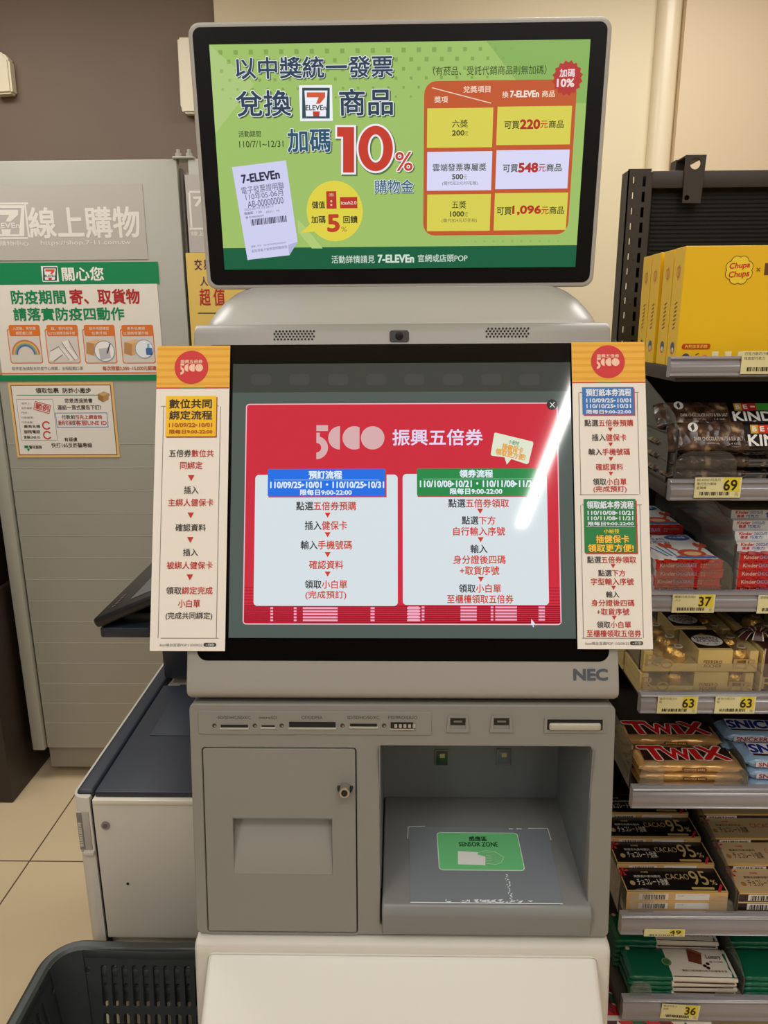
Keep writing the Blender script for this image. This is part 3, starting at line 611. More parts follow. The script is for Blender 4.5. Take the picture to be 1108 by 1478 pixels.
for segs, bx in (([('點選', BK), ('五倍券領取', RE)], (235, 740, 505, 778)), ([('點選', BK), ('下方', RE)], (295, 817, 445, 853)), ([('自行輸入序號', RE)], (257, 865, 488, 902)), ([('輸入', BK)], (333, 943, 410, 980)), ([('身分證後四碼', RE)], (257, 990, 490, 1028)), ([('+取貨序號', RE)], (287, 1038, 462, 1077)), ([('領取', BK), ('小白單', RE)], (282, 1118, 470, 1155)), ([('至櫃檯領取五倍券', RE)], (230, 1165, 525, 1203))):
    D.row(segs, *bx, 9, .024)
for yy, xx in ((795, 377), (921, 379), (1097, 380)): D.tri(xx, yy, 27, 23, RE, 9)
D.obj('touch_display', hs, smooth=False)
# --- lower body
b8 = math.atan2(.038, .268)
fb = Frame((0, .690, .749), (1, 0, 0), (0, math.sin(b8), math.cos(b8)))
lx0, lx1 = -.2305, .2345; vtop = (1.0165-.749)/math.cos(b8)
bx0, _, _, bvt = fb.box(548, 1077, 700, 1310); bx1 = fb.P(851, 1180)[0]; bvb = .012
du0 = (fb.P(290, 1080)[0]+fb.P(303, 1349)[0])/2; du1 = (fb.P(511, 1082)[0]+fb.P(516, 1353)[0])/2; dv1 = fb.P(400, 1081)[1]; dv0 = .0025
low = MB(); low.plate(rrect(lx0, 0, lx1, vtop, .007), [rrect(bx0, bvb, bx1, bvt, .003)[::-1], rrect(du0-.0012, dv0-.0012, du1+.0012, dv1+.0012, .004)[::-1]], .02, M_low, fb.mtx(), .0015)
def body_prof(z0, z1, yb=.98):
    y = lambda z: .690+(z-.749)*math.tan(b8)+.0205
    return [(y(z0), z0), (y(z1), z1), (yb, z1), (yb, z0)]
low.prism(body_prof(.75, 1.015), lx0+.002, bx0, M_low); low.prism(body_prof(.75, 1.015), bx1, lx1-.002, M_low)
zt = fb.W(0, bvt).z; low.prism(body_prof(zt, 1.015), bx0, bx1, M_low); low.cube(bx0, bx1, .868, .98, .75, zt, M_low)
lowo = low.obj('lower_body', kiosk)
k = MB(); k.cube(du0-.003, du1+.003, .0, dv1+.002, -.0206, -.0197, M_blk, M=fb.mtx()); k.obj('door_seam_shade', lowo)  # black sheet behind the door, puts shade into its seam
# bay lining, floor tongue
k = MB(); e = .0008
k.cube(bx0-.0005, bx0+e, .715, .868, .79, zt, M_bay); k.cube(bx1-e, bx1+.0005, .715, .868, .79, zt, M_bay); k.cube(bx0, bx1, .8665, .868, .79, zt, M_bay); k.obj('bay_lining', lowo)
tx0, tx1 = atY(551, 1310, .686).x, atY(855, 1316, .686).x
k = MB(); k.prism([(.687, .7525), (.684, .781), (.690, .7905), (.867, .803), (.867, .7525)], tx0, tx1, mat('reader_shelf_grey', (124, 125, 122), .35), .0025, 3); tong = k.obj('reader_shelf', kiosk)
ftg = Frame((0, .690, .7908), (1, 0, 0), (0, 1, (.803-.7905)/(.867-.690)))
k = MB(ftg, ink, base=.0003); pv = lambda x, y: ftg.P(x, y)
M_sheet = mat('clear_film', (122, 128, 134), .16, spec=.6)
k.uvpoly([pv(592, 1303), pv(812, 1305), pv(790, 1196), pv(590, 1194)], M_sheet, 1)
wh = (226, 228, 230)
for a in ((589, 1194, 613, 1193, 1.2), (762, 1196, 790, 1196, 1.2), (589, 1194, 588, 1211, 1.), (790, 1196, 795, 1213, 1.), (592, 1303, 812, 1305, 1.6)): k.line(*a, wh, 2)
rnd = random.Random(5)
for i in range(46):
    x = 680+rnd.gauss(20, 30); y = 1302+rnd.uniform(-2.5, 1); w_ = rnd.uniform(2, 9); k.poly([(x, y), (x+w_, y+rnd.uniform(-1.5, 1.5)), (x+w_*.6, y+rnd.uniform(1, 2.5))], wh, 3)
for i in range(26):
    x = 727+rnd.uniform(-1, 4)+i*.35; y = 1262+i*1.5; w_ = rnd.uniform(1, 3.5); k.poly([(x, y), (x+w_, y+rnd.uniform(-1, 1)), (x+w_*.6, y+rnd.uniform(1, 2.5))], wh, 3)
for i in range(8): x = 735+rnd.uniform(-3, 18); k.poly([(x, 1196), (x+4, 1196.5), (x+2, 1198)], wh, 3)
k.obj('clear_film', tong, smooth=False)
k = MB(ftg, lambda c: ink(c, .35), base=.001); SG = (108, 192, 126)
ku0, ku1 = (pv(630, 1203)[0]+pv(633, 1257)[0])/2, (pv(747, 1203)[0]+pv(757, 1257)[0])/2; kv0, kv1 = pv(694, 1257.5)[1], pv(690, 1202.5)[1]
k.uvpoly(rrect(ku0, kv0, ku1, kv1, .005), (214, 224, 206), 0); k.uvpoly(rrect(ku0+.001, kv0+.001, ku1-.001, kv1-.001, .0042), SG, 1)
k.text('感應區', 676.5, 1208.5, 702, 1215.5, (24, 60, 36), 3, .03); k.text('SENSOR ZONE', 662, 1216.8, 718, 1223, (24, 70, 40), 3, .03)
ftg.view(520, 940, 2.747)
k.poly([(386, 796), (465, 800), (465, 810), (495, 818), (495, 852), (387, 848)], (226, 226, 222), 3); k.poly([(463, 804), (495, 794), (530, 797), (568, 820), (558, 842), (535, 850), (497, 845), (497, 816), (465, 812)], (120, 190, 130), 2)
hl = (190, 226, 190)
for a in ((463, 804, 495, 794), (495, 794, 530, 797), (530, 797, 568, 820), (568, 820, 558, 842), (558, 842, 535, 850), (497, 814, 518, 815), (497, 824, 520, 825), (497, 834, 520, 835), (499, 845, 535, 850)): k.line(*a, 1.8, hl, 4)
ftg.view(0, 0, 1)
o = k.obj('sensor_sticker', tong, smooth=False); o['label'] = 'green sensor zone sticker'
for x, y, c in ((637.5, 1093, (36, 66, 44)), (726.5, 1092, (104, 110, 116))):
    q = atY(x, y, .8665); k = MB(); k.cube(q.x-.0095, q.x+.0095, .8645, .868, q.z-.012, q.z+.012, mat('bay_window_frame', (120, 122, 118), .4), .001); k.cube(q.x-.0075, q.x+.0075, .8637, .866, q.z-.010, q.z+.010, mat('bay_window_%d' % x, c, .15), .0005)
    k.cube(q.x-.003, q.x+.0035, .8632, .865, q.z+.001, q.z+.007, mat('bay_lamp', (190, 190, 120), .3), .0003); k.obj('scanner_window', lowo)
# door with scooped outlet and lock
hu0, hu1, hv0, hv1 = fb.box(337, 1182, 479, 1262)
k = MB(); k.plate(rrect(du0, dv0, du1, dv1, .003), [rrect(hu0, hv0, hu1, hv1, 0)[::-1]], .016, M_low, fb.mtx(h=-.0006), .0008); door = k.obj('door', kiosk)
k = MB(); N = 14; vs = []; hh = hv1-hv0
for i in range(N+1):
    t = i/N; v = hv0+hh*t; dep = -.0004-.0185*(t**1.6); vs += [fb.W(hu0, v, dep), fb.W(hu1, v, dep)]
k.add(vs, [(2*i, 2*i+1, 2*i+3, 2*i+2) for i in range(N)], mat('outlet_grey', (140, 137, 130), .4))
for uu in (hu0, hu1):
    sv = []
    for i in range(N+1): t = i/N; v = hv0+hh*t; sv += [fb.W(uu, v, -.0006), fb.W(uu, v, -.0004-.0185*(t**1.6))]
    k.add(sv, [(2*i, 2*i+1, 2*i+3, 2*i+2) for i in range(N)], M_low)
k.add([fb.W(hu0, hv1, 0), fb.W(hu1, hv1, 0), fb.W(hu1, hv1, -.0192), fb.W(hu0, hv1, -.0192)], [(0, 1, 2, 3)], M_low)
k.obj('outlet_scoop', door)
cu, cv = fb.P(498, 1137); k = MB(); M_chr = mat('chrome', (190, 186, 178), .25, .9)
q = fb.W(cu, cv); k.cyl(q, fb.W(cu, cv+.0015, .0008), .0088, M_dark); k.cyl(q, q+fb.n*.012, .0062, M_chr, .0058); k.cyl(q+fb.n*.012, q+fb.n*.0132, .0035, M_dark); k.cyl(q+fb.n*.0118, q+fb.n*.0126, .0056, M_chr); o = k.obj('lock', door); o['label'] = 'chrome cylinder lock'
# card reader strip
fb.view(260, 940, 3.4375)
k = MB(); a, bb = fb.P(92, 410), fb.P(1247, 300); k.plate(rrect(a[0], a[1], bb[0], bb[1], .002), [], .004, M_low, fb.mtx(h=.0012), .0006)
strip = k.obj('card_reader_strip', kiosk)
def slot(x0, x1, y0, y1, fx, part='card_slot'):
    u0, u1, v0, v1 = fb.box(x0, y0, x1, y1); k = MB()
    k.cube(u0-.001, u1+.001, v0-.0012, v0+.001, .0005, .0024, mat('slot_lip', (172, 166, 152), .4), .0005, M=fb.mtx()); k.cube(u0, u1, v0+(v1-v0)*.2, v1, .001, .0017, M_dark, M=fb.mtx())
    k.obj(part, strip)
for x0, x1, y0, y1 in ((203, 337, 362, 380), (405, 470, 365, 377), (541, 771, 348, 380), (843, 976, 357, 375)): slot(x0, x1, y0, y1, 0)
k = MB(fb, ink, base=.0013)
for x in (171, 371, 504, 805, 1011): k.disc(x, 366, 11, (60, 56, 50), 1, 14); k.disc(x+3, 369, 5, (130, 124, 112), 2, 10)
tc_ = (76, 72, 66)
for t_, x0, x1 in (('SD/SDHC/SDXC', 188, 350), ('microSD', 392, 480), ('CF/UDMA', 602, 706), ('SD/SDHC/SDXC', 828, 988), ('MS/PRO/DUO', 1032, 1176)): k.text(t_, x0, 318, x1, 334, tc_, 2, 0)
k.obj('reader_lettering', strip, smooth=False)
u0, u1, v0, v1 = fb.box(1044, 350, 1155, 380); k = MB(); k.cube(u0, u1, v0, v1, .0005, .0022, M_dark, M=fb.mtx())
for i in range(5): k.cube(u0+.004+i*.005, u0+.007+i*.005, v0+.001, v0+.005, .001, .0026, mat('slot_metal', (200, 196, 186), .3, .6), M=fb.mtx())
k.cube(u0-.001, u1+.001, v0-.0012, v0, .0005, .003, mat('slot_lip', (172, 166, 152), .4), M=fb.mtx()); k.obj('card_slot', strip)
fb.view(520, 940, 2.747)
for x0, x1 in ((340, 432), (512, 605)):
    u0, u1, v0, v1 = fb.box(x0, 254, x1, 320); k = MB()
    k.plate([(u0, v0), (u1, v0), (u1-.002, v1), (u0+.002, v1)], [rrect(u0+.004, v0+.004, u1-.004, v1-.002, .0005)[::-1]], .003, M_low, fb.mtx(h=.0016)); k.cube(u0+.004, u1-.004, v0+.004, v1-.002, -.004, .0004, M_low, M=fb.mtx())
    k.cube(u0+.0048, u1-.0048, v0+.0085, v1-.0034, -.001, .0014, M_dark, M=fb.mtx()); k.cube(u0+.008, u1-.008, v0+.0115, v0+.0135, 0, .0018, mat('usb_tongue', (110, 108, 100), .4), M=fb.mtx()); k.obj('usb_port', lowo)
u0, u1, v0, v1 = fb.box(728, 265, 970, 322); k = MB()
k.plate(rrect(u0, v0, u1, v1, 0), [rrect(u0+.003, v0+.003, u1-.003, v1-.001, 0)[::-1]], .003, M_low, fb.mtx(h=.0014)); k.cube(u0+.003, u1-.003, v0+.003, v1-.001, -.004, .0002, M_dark, M=fb.mtx())
k.cube(u0+.005, u1-.005, v0+.003, v0+.0115, 0, .004, mat('slot_lip', (172, 166, 152), .4), .0025, 3, M=fb.mtx()); k.obj('insert_slot', lowo)
fb.view(0, 0, 1)
# base and sloping front tray
k = MB(); k.prism([(.684, .746), (.678, .738), (.655, .55), (.60, .0), (.98, .0), (.98, .746)], lx0-.001, lx1+.001, M_pl, .006, 3); k.obj('base', kiosk)
k = MB(); k.prism([(.676, .735), (.683, .735), (.683, .50), (.585, .50), (.578, .637)], atY(299, 1371, .676).x, atY(863, 1371, .676).x, mat('tray_cream', (216, 213, 203), .45), .007, 4); k.obj('front_tray', kiosk)

# ================================================================== PAPER SIGNS TAPED TO THE TOUCH UNIT
def card(px, label, left):
    (xa, ya), (xb, yb), (xc, yc), (xd, yd) = px
    ft.view(0, 0, 1); f2 = Frame(ft.W(0, 0, .0055), ft.ux, ft.uy)
    P = f2.P; u0 = (P(xa, ya)[0]+P(xd, yd)[0])/2; u1 = (P(xb, yb)[0]+P(xc, yc)[0])/2; v1 = (P(xa, ya)[1]+P(xb, yb)[1])/2; v0 = (P(xc, yc)[1]+P(xd, yd)[1])/2
    p = MB(f2, lambda c: ink(c, .5), base=0.); p.cube(u0, u1, v0, v1, -.0009, 0, (234, 227, 216), M=f2.mtx())
    vb = P(xa, 559.5 if left else 551.5)[1]; OB = (236, 178, 62)
    p.uvpoly(rrect(u0, vb, u1, v1, 0), OB, 1)
    for i in range(6): a = vb+(v1-vb)*(i+.35)/6; p.uvpoly(rrect(u0, a, u1, a+(v1-vb)*.06, 0), (226, 164, 50), 2)
    w3 = (u1-u0)/3; CR = (206, 52, 52)
    p.uvpoly(rrect(u0, vb-.0012, u0+w3, vb, 0), CR, 3); p.uvpoly(rrect(u0+w3, vb-.0012, u1-w3, vb, 0), (90, 140, 70), 3); p.uvpoly(rrect(u1-w3, vb-.0012, u1, vb, 0), CR, 3)
    fg = ((u0+u1)/2, 0)
    K1, R1 = (58, 54, 52), (190, 52, 44); PK = (240, 198, 170); fr = (120, 114, 108)
    if left:
        f2.view(200, 480, 3.08); p.disc(235, 155, 75, CR, 4, 40); p.text('振興五倍券', 187, 122, 285, 138, PK, 6, .03); p.voucher(187, 139, 287, 188, PK, 6)
        p.frame(98, 326, 356, 1360, 2.6, fr, 2)
        p.rect(126, 288, 349, 467, (150, 60, 30), 3); p.rect(121, 283, 345, 462, (242, 192, 30), 4)
        p.text('數位共同', 138, 297, 325, 337, (60, 44, 30), 6, .035); p.text('綁定流程', 138, 348, 327, 387, (60, 44, 30), 6, .035); OD = (176, 80, 34)
        p.text('110/09/22▸10/01', 136, 403, 327, 420, OD, 6, .045); p.text('限每日9:00-22:00', 138, 432, 328, 450, OD, 6, .045)
        for segs, bx in (([('五倍券', K1), ('數位共', R1)], (135, 521, 335, 553)), ([('同綁定', R1)], (184, 574, 285, 607)), ([('插入', K1)], (201, 684, 267, 717)), ([('主綁人健保卡', R1)], (131, 739, 334, 772)), ([('確認資料', K1)], (163, 851, 300, 883)), ([('插入', K1)], (197, 961, 265, 993)), ([('被綁人健保卡', R1)], (125, 1018, 330, 1051)), ([('領取', K1), ('綁定完成', R1)], (122, 1130, 330, 1163)), ([('小白單', R1)], (175, 1187, 274, 1222)), ([('(完成共同綁定)', K1)], (120, 1243, 328, 1278))): p.row(segs, *bx, 4, .019)
        for yy, xx in ((647, 234), (813, 232), (922, 230), (1088, 228)): p.tri(xx, yy, 29, 26, R1, 4)
        p.text('ibon機台宣選POP 110/09/22', 94, 1381, 284, 1396, (120, 116, 112), 4, 0); p.rect(289, 1379, 345, 1396, (60, 58, 58), 4, 8); p.text('~10/01', 299, 1382, 336, 1393, (230, 230, 226), 6, .02)
    else:
        f2.view(800, 480, 3.08); p.disc(237, 130, 75, CR, 4, 40); p.text('振興五倍券', 187, 97, 286, 113, PK, 6, .03); p.voucher(187, 114, 288, 163, PK, 6)
        p.frame(111, 265, 374, 722, 2.6, fr, 2); p.frame(121, 765, 388, 1360, 2.6, fr, 2); LB = (226, 234, 244); BL = (60, 118, 190); GR = (44, 128, 70)
        p.rect(128, 249, 357, 370, CR, 3); p.rect(123, 243, 352, 365, BL, 4); p.text('預訂紙本券流程', 139, 251, 338, 283, LB, 6, .045)
        p.text('110/09/25▸10/01', 141, 294, 338, 311, LB, 6, .045); p.text('110/10/25▸10/31', 142, 319, 338, 336, LB, 6, .045); p.text('限每日9:00-22:00', 142, 344, 338, 361, LB, 6, .045)
        p.rect(136, 747, 368, 985, CR, 3); p.rect(131, 740, 362, 980, GR, 4); p.text('領取紙本券流程', 143, 749, 350, 783, LB, 6, .045)
        p.text('110/10/08▸10/21', 147, 793, 348, 810, LB, 6, .045); p.text('110/11/08▸11/21', 147, 818, 348, 834, LB, 6, .045); p.text('限每日9:00-22:00', 148, 841, 350, 858, LB, 6, .045); p.line(140, 863, 356, 863, 2, LB, 6)
        YY = (236, 214, 60); p.text('小秘技', 218, 873, 287, 893, YY, 6, .02); OY = (250, 204, 76); E2 = ((176, 70, 30), .05); p.text('插健保卡', 184, 901, 330, 936, OY, 7, .03, edge=E2); p.text('領取更方便!', 148, 941, 350, 975, OY, 7, .03, edge=E2)
        for segs, bx in (([('點選', K1), ('五倍券預購', R1)], (132, 387, 350, 417)), ([('插入', K1), ('健保卡', R1)], (165, 451, 320, 482)), ([('輸入', K1), ('手機號碼', R1)], (150, 516, 335, 545)), ([('確認資料', R1)], (182, 583, 305, 612)), ([('領取', K1), ('小白單', R1)], (170, 648, 320, 678)), ([('(完成預訂)', R1)], (172, 682, 320, 712)),
                         ([('點選', K1), ('五倍券領取', R1)], (144, 995, 363, 1025)), ([('點選', K1), ('下方', R1)], (193, 1055, 315, 1083)), ([('字型輸入序號', R1)], (160, 1092, 352, 1122)), ([('輸入', K1)], (228, 1150, 288, 1178)), ([('身分證後四碼', R1)], (162, 1187, 355, 1217)), ([('+取貨序號', R1)], (187, 1226, 333, 1256)), ([('領取', K1), ('小白單', R1)], (187, 1284, 340, 1313)), ([('至櫃檯領取五倍券', R1)], (142, 1322, 385, 1353))): p.row(segs, *bx, 4, .019)
        for yy, xx in ((432, 248), (498, 249), (563, 250), (628, 250), (1038, 260), (1135, 262), (1268, 265)): p.tri(xx, yy, 21, 18, R1, 4)
        p.text('ibon機台宣選POP 110/09/25', 136, 1374, 330, 1389, (120, 116, 112), 4, 0); p.rect(335, 1372, 393, 1389, (60, 58, 58), 4, 8); p.text('~11/21', 346, 1375, 384, 1386, (230, 230, 226), 6, .02)
    r = thing('instruction_sign', label, 'paper sign', f2.W(fg[0], v0), 'instruction signs on the kiosk')
    p.obj('printed_card', r, smooth=False)
    tp = MB(); mx = mat('foam_tape', (200, 196, 186), .7); uu = (max(u0, -.225)+.004, u0+.0) if False else None
    a0, a1 = (u1-.022, u1-.004) if left else (u0+.004, u0+.022)
    for vv in (v0+.03, v1-.05): tp = MB(); tp.cube(a0, a1, vv, vv+.03, .0006, .0047, mx, M=ft.mtx()); tp.obj('foam_tape', r)
    return r
card(((225.3, 498.8), (330.5, 499.5), (326, 940), (217.9, 939.4)), 'tall paper sign with one yellow heading box, left of the touch screen', True)
card(((825.3, 493), (929.8, 494.6), (941.8, 937), (832.5, 937)), 'tall paper sign with blue and green heading boxes, right of the touch screen', False)

# ================================================================== SHOPPING BASKETS
M_bas = mat('charcoal_basket_plastic', (62, 66, 64), .42, spec=.5)
def basket(label, z0):
    r = thing('shopping_basket', label, 'basket', (-.33, .76, z0), 'stacked shopping baskets')
    H = .26; X0, X1, Y0, Y1 = -.535, -.248, .50, .945       # rim
    ins = .035
    def wall(pa, pb, qa, qb):      # top-left, top-right, bottom-left, bottom-right (inside view), plate with slots
        pa, pb, qa, qb = V(pa), V(pb), V(qa), V(qb); ux = (pb-pa).normalized(); uy = ((pa+pb)/2-(qa+qb)/2).normalized(); o = (qa+qb)/2
        f = Frame(o, ux, uy); ht = ((pa+pb)/2-(qa+qb)/2).length; wt = (pb-pa).length/2+.002; wb = (qb-qa).length/2+.002
        holes = []; pitch = .0165; n = int((2*wb-.012)/pitch)
        for j, (va, vb) in enumerate(((ht*.615, ht*.895), (ht*.20, ht*.57))):
            for i in range(n):
                u = (i-(n-1)/2)*pitch; holes.append(rrect(u-.0044, va, u+.0044, vb, .0043, 4)[::-1])
        for sg in (-1, 1): holes.append(circ(sg*(wt-.008), ht*.86, .0052, 12)[::-1])
        k = MB(); k.plate([(-wb, 0), (wb, 0), (wt, ht), (-wt, ht)], holes, .003, M_bas, f.mtx(), .0006); k.obj('side_wall', r)
    zt, zb = z0+H, z0+.004
    RT, RB = .036, .020
    T = rrect(X0+.001, Y0+.001, X1-.001, Y1-.001, RT, 8); B = rrect(X0+ins, Y0+ins, X1-ins, Y1-ins, RB, 8); n9 = 9
    for i in range(4):          # flat side from the end of corner i to the start of corner i+1, then the rounded corner itself
        a, b2 = i*n9+n9-1, ((i+1) % 4)*n9
        wall((*T[b2], zt), (*T[a], zt), (*B[b2], zb), (*B[a], zb))
        k = MB(); ca = [T[i*n9+q] for q in range(n9)]; cb_ = [B[i*n9+q] for q in range(n9)]; cen = V(((X0+X1)/2, (Y0+Y1)/2))
        inn = lambda p: tuple(V(p)+(cen-V(p)).normalized()*.003)
        vs = []
        for q in range(n9): vs += [(*ca[q], zt), (*inn(ca[q]), zt), (*inn(cb_[q]), zb), (*cb_[q], zb)]
        k.add(vs, [(4*q+e, 4*q+4+e, 4*q+4+(e+1) % 4, 4*q+(e+1) % 4) for q in range(n9-1) for e in range(4)], M_bas); k.obj('corner', r)
    k = MB(); k.cube(X0+ins, X1-ins, Y0+ins, Y1-ins, z0, z0+.005, M_bas, .001); k.obj('bottom', r)
    # rim: rounded rolled lip following a rounded rectangle, with a shallow dip
    k = MB(); path = rrect(X0, Y0, X1, Y1, .04, 8)
    def add_rim(off, zc, rad, prof):
        n = len(path); rings = []
        dense = []
        for i in range(n):
            a, b2 = V(path[i]), V(path[(i+1) % n]); m_ = max(1, int((b2-a).length/.02))
            for q in range(m_): dense.append(a+(b2-a)*q/m_)
        N = len(dense); vs = []; np_ = len(prof)
        for i in range(N):
            tng = (dense[(i+1) % N]-dense[i-1]).normalized(); nr = V((tng[1], -tng[0])); dip = -.004*math.sin((dense[i][0]-X0)/(X1-X0)*math.pi)**2
            for (a, bz) in prof: vs.append((dense[i][0]+nr[0]*a, dense[i][1]+nr[1]*a, zc+bz+dip*(1 if bz > -.012 else .4)))
        k.add(vs, [(i*np_+j, ((i+1) % N)*np_+j, ((i+1) % N)*np_+(j+1) % np_, i*np_+(j+1) % np_) for i in range(N) for j in range(np_)], M_bas)
    add_rim(0, zt, 0, [(-.002, 0), (.002, .004), (.010, .005), (.016, .001), (.017, -.010), (.014, -.014), (.011, -.006), (.004, -.006), (-.001, -.02), (-.004, -.012)])
    k.obj('rim', r); return r
basket('charcoal plastic shopping basket at the bottom left beside the kiosk, topmost of its stack', .21)
for z_, nm_ in ((.175, 'second from the top of its stack'), (.140, 'third from the top of its stack'), (.0, 'standing on the floor under its stack')):
    if z_: basket('charcoal shopping basket nested inside the pile, '+nm_, z_)
k = MB(); k.cube(-.50, -.283, .535, .91, 0, .139, M_blk, .004); tag(k.obj('basket_stand', loc=(-.39, .72, 0)), 'black low stand on the floor beneath the stack of baskets', 'stand')

# ================================================================== DISPLAY SHELF (right)
SY = .95; SX = .340; SXR = 1.25
M_rail = mat('rail_grey_plastic', (142, 138, 141), .18, spec=.8); M_shelf = mat('dark_brown_steel', (58, 50, 43), .5); M_shelfb = mat('black_corrugated', (22, 19, 17), .6, spec=.3)
M_clear = clear('clear_plastic', (250, 250, 250), .13); M_divi = clear('smoked_clear_plastic', (225, 225, 218), .34, .15)
M_edge = mat('plastic_edge', (52, 50, 48), .3)
shelf = thing('display_shelf', 'dark brown steel shop shelf with grey price rails, full of chocolate, right of the kiosk', 'shelf', (.75, 1.1, 0))
post = Frame((.371, 1.30, 0), (1, 0, 0), (0, 0, 1))
k = MB(); z = 1.652; pitch = .0235; i = 0
while z > .6:
    hs_ = [rrect(.0085, z-.0165, .0128, z-.0065, 0)[::-1], rrect(.0240, z-.0215, .0290, z-.0060, 0)[::-1]]
    if i % 3 == 2: hs_.append(circ(.0182, z-.018, .002, 10)[::-1])
    k.plate([(0, z-pitch), (.037, z-pitch), (.037, z), (0, z)], hs_, .002, M_shelf, post.mtx()); z -= pitch; i += 1
k.cube(.371, .408, 1.30, 1.302, 0, z, M_shelf); k.cube(.371, .408, 1.30, 1.302, 1.652, 1.657, M_shelf)
k.cube(.371, .373, 1.30, 1.335, 0, 1.655, M_shelf); k.cube(.391, .393, 1.302, 1.335, 0, 1.652, M_shelf); k.cube(.408, .411, 1.302, 1.335, 0, 1.652, M_shelf); k.cube(.392, .41, 1.320, 1.322, 0, 1.652, M_blk)
k.obj('upright', shelf)
k = MB(); k.cube(.410, SXR, 1.302, 1.33, 1.628, 1.654, M_shelf, .0015); k.obj('top_bar', shelf)
k = MB(); k.cube(.414, SXR, 1.318, 1.328, .1, 1.628, M_shelfb)
z = 1.622
while z > 1.35: k.cube(.418, SXR, 1.3168, 1.319, z-.0032, z+.0012, M_shelfb, .0008); z -= .0066
k.obj('back_panel', shelf)
bk = Frame((0, 1.296, 0), (1, 0, 0), (0, 0, 1)); a, bb = bk.P(984, 293), bk.P(1020, 223); hc, hs2 = bk.P(1003.5, 236), bk.P(991, 285.5)
k = MB(); k.plate([(a[0], a[1]), (bb[0]-.003, a[1]-.001), (bb[0], bb[1]), (a[0], bb[1])], [circ(hc[0], hc[1], .0085, 20)[::-1], circ(hs2[0], hs2[1], .004, 12)[::-1]], .003, M_shelf, bk.mtx(), .0005)
k.cube(a[0], bb[0], 1.298, 1.36, bb[1]-.003, bb[1], M_shelf, .0008); k.cube(a[0]-.002, a[0]+.022, 1.335, 1.36, 1.60, bb[1], M_shelf); k.obj('hook_bracket', shelf)
RAILS = [(1.376, 1.350, 1.362), (1.218, 1.190, 1.210), (1.063, 1.034, 1.055), (.911, .880, .903), (.760, .725, .742), (.537, .501, .517), (.378, .337, .356)]
for i, (zt, zb, zs) in enumerate(RAILS):
    k = MB(); k.cube(SX+.012, SXR, SY+.012, 1.315, zs-.018, zs, M_shelf, .001); k.obj('shelf_board', shelf)
    h = zt-zb; k = MB(); x0 = SX+(.014 if i in (1, 6) else 0)
    k.prism([(SY+.012, zb), (SY+.002, zb), (SY-.003, zb+h*.1), (SY-.0002, zb+h*.2), (SY-.0022, zb+h*.34), (SY-.0026, zb+h*.5), (SY-.0016, zb+h*.66), (SY+.0015, zb+h*.80), (SY-.002, zb+h*.9), (SY+.001, zt), (SY+.012, zt)], x0, SXR, M_rail, .0006, 1); k.obj('price_rail', shelf)
    if i > 0 and i < 6:
        k = MB(); k.cube(x0+.004, x0+.0055, SY+.03, 1.29, zs, zs+(.062 if i != 4 else .07), M_divi); k.cube(x0+.0035, x0+.006, SY+.029, SY+.0305, zs, zs+.062, M_edge); k.obj('side_divider', shelf)
def clear_stop(x0, x1, zs, h, y=SY+.006, r=.02):
    k = MB(); f = Frame((0, y, zs), (1, 0, 0), (0, 0, 1)); k.plate([(x0, 0), (x1, 0), (x1, h-r)]+[(x1-r+r*math.cos(math.radians(a_)), h-r+r*math.sin(math.radians(a_))) for a_ in range(15, 90, 15)]+[(x1-r, h), (x0+r, h)]+[(x0+r+r*math.cos(math.radians(a_)), h-r+r*math.sin(math.radians(a_))) for a_ in range(105, 180, 15)]+[(x0, h-r)], [], .0012, M_clear, f.mtx()); k.obj('clear_stop', shelf)
def divider(x, zs, h, y0=SY+.012, y1=1.28, slope=0.):
    k = MB(); k.prism([(y0, zs), (y0, zs+h-.012), (y0+.02, zs+h+slope*.02), (y1, zs+h+slope*(y1-y0)), (y1, zs)], x-.0007, x+.0007, M_divi); k.cube(x-.0013, x+.0013, y0-.0012, y0, zs, zs+h-.012, M_edge); k.obj('divider', shelf)
# price tags
def price(xc, zc, w, h, num, lines, label, rot=0., num_w=.32, yc=SY-.0032):
    f = Frame((xc, yc, zc), (math.cos(rot), 0, math.sin(rot)), (-math.sin(rot), 0, math.cos(rot)), True)
    p = MB(f, lambda c: ink(c, .4), base=.0004); W, Hh = w*1000, h*1000; p.cube(-w/2, w/2, -h/2, h/2, -.0005, .0004, (226, 218, 166), M=f.mtx())
    p.rect(W*.12, -Hh*.2, W*.46, Hh*.5, (228, 208, 62), 1)
    kk_ = (54, 46, 40)
    if num: p.text(num, W*.44-W*num_w, -Hh*.13, W*.40, Hh*.38, kk_, 3, .03)
    for i, t_ in enumerate(lines): p.text(t_, -W*.46, Hh*(.32-.2*i), -W*.46+min(W*.5, W*.07*len(t_)), Hh*(.46-.2*i), (120, 110, 84), 3, 0)
    p.bars(-W*.38, -Hh*.38, W*.26, -Hh*.2, kk_, 3, 26, seed=int(abs(xc*999)+abs(zc*777))); p.text('元', W*.37, -Hh*.42, W*.45, -Hh*.24, (120, 110, 70), 3, 0)
    tag(p.obj('price_tag', loc=(xc, yc+.0004, zc-h/2), smooth=False), label, 'price tag', 'price tags on the shelf rails')
def pxr(x, y): q = atY(x, y, SY); return q.x, q.z
x, z = pxr(1104, 523); price(x, z, .062, .028, '', ['巧克力熱巧小幫', '球造型巧克力'], 'cream price tag cut by the right edge on the top rail below the yellow boxes')
x, z = pxr(1034, 703); price(x, z, .060, .027, '69', ['BE-KIND巧克力', '黑巧克力風味', '堅果棒'], 'yellow and cream price tag reading 69 below the nut bars')
x, z = pxr(999, 870); price(x, z, .057, .026, '37', ['健達巧克力倍4', '入)'], 'yellow and cream price tag reading 37 below the red and white boxes')
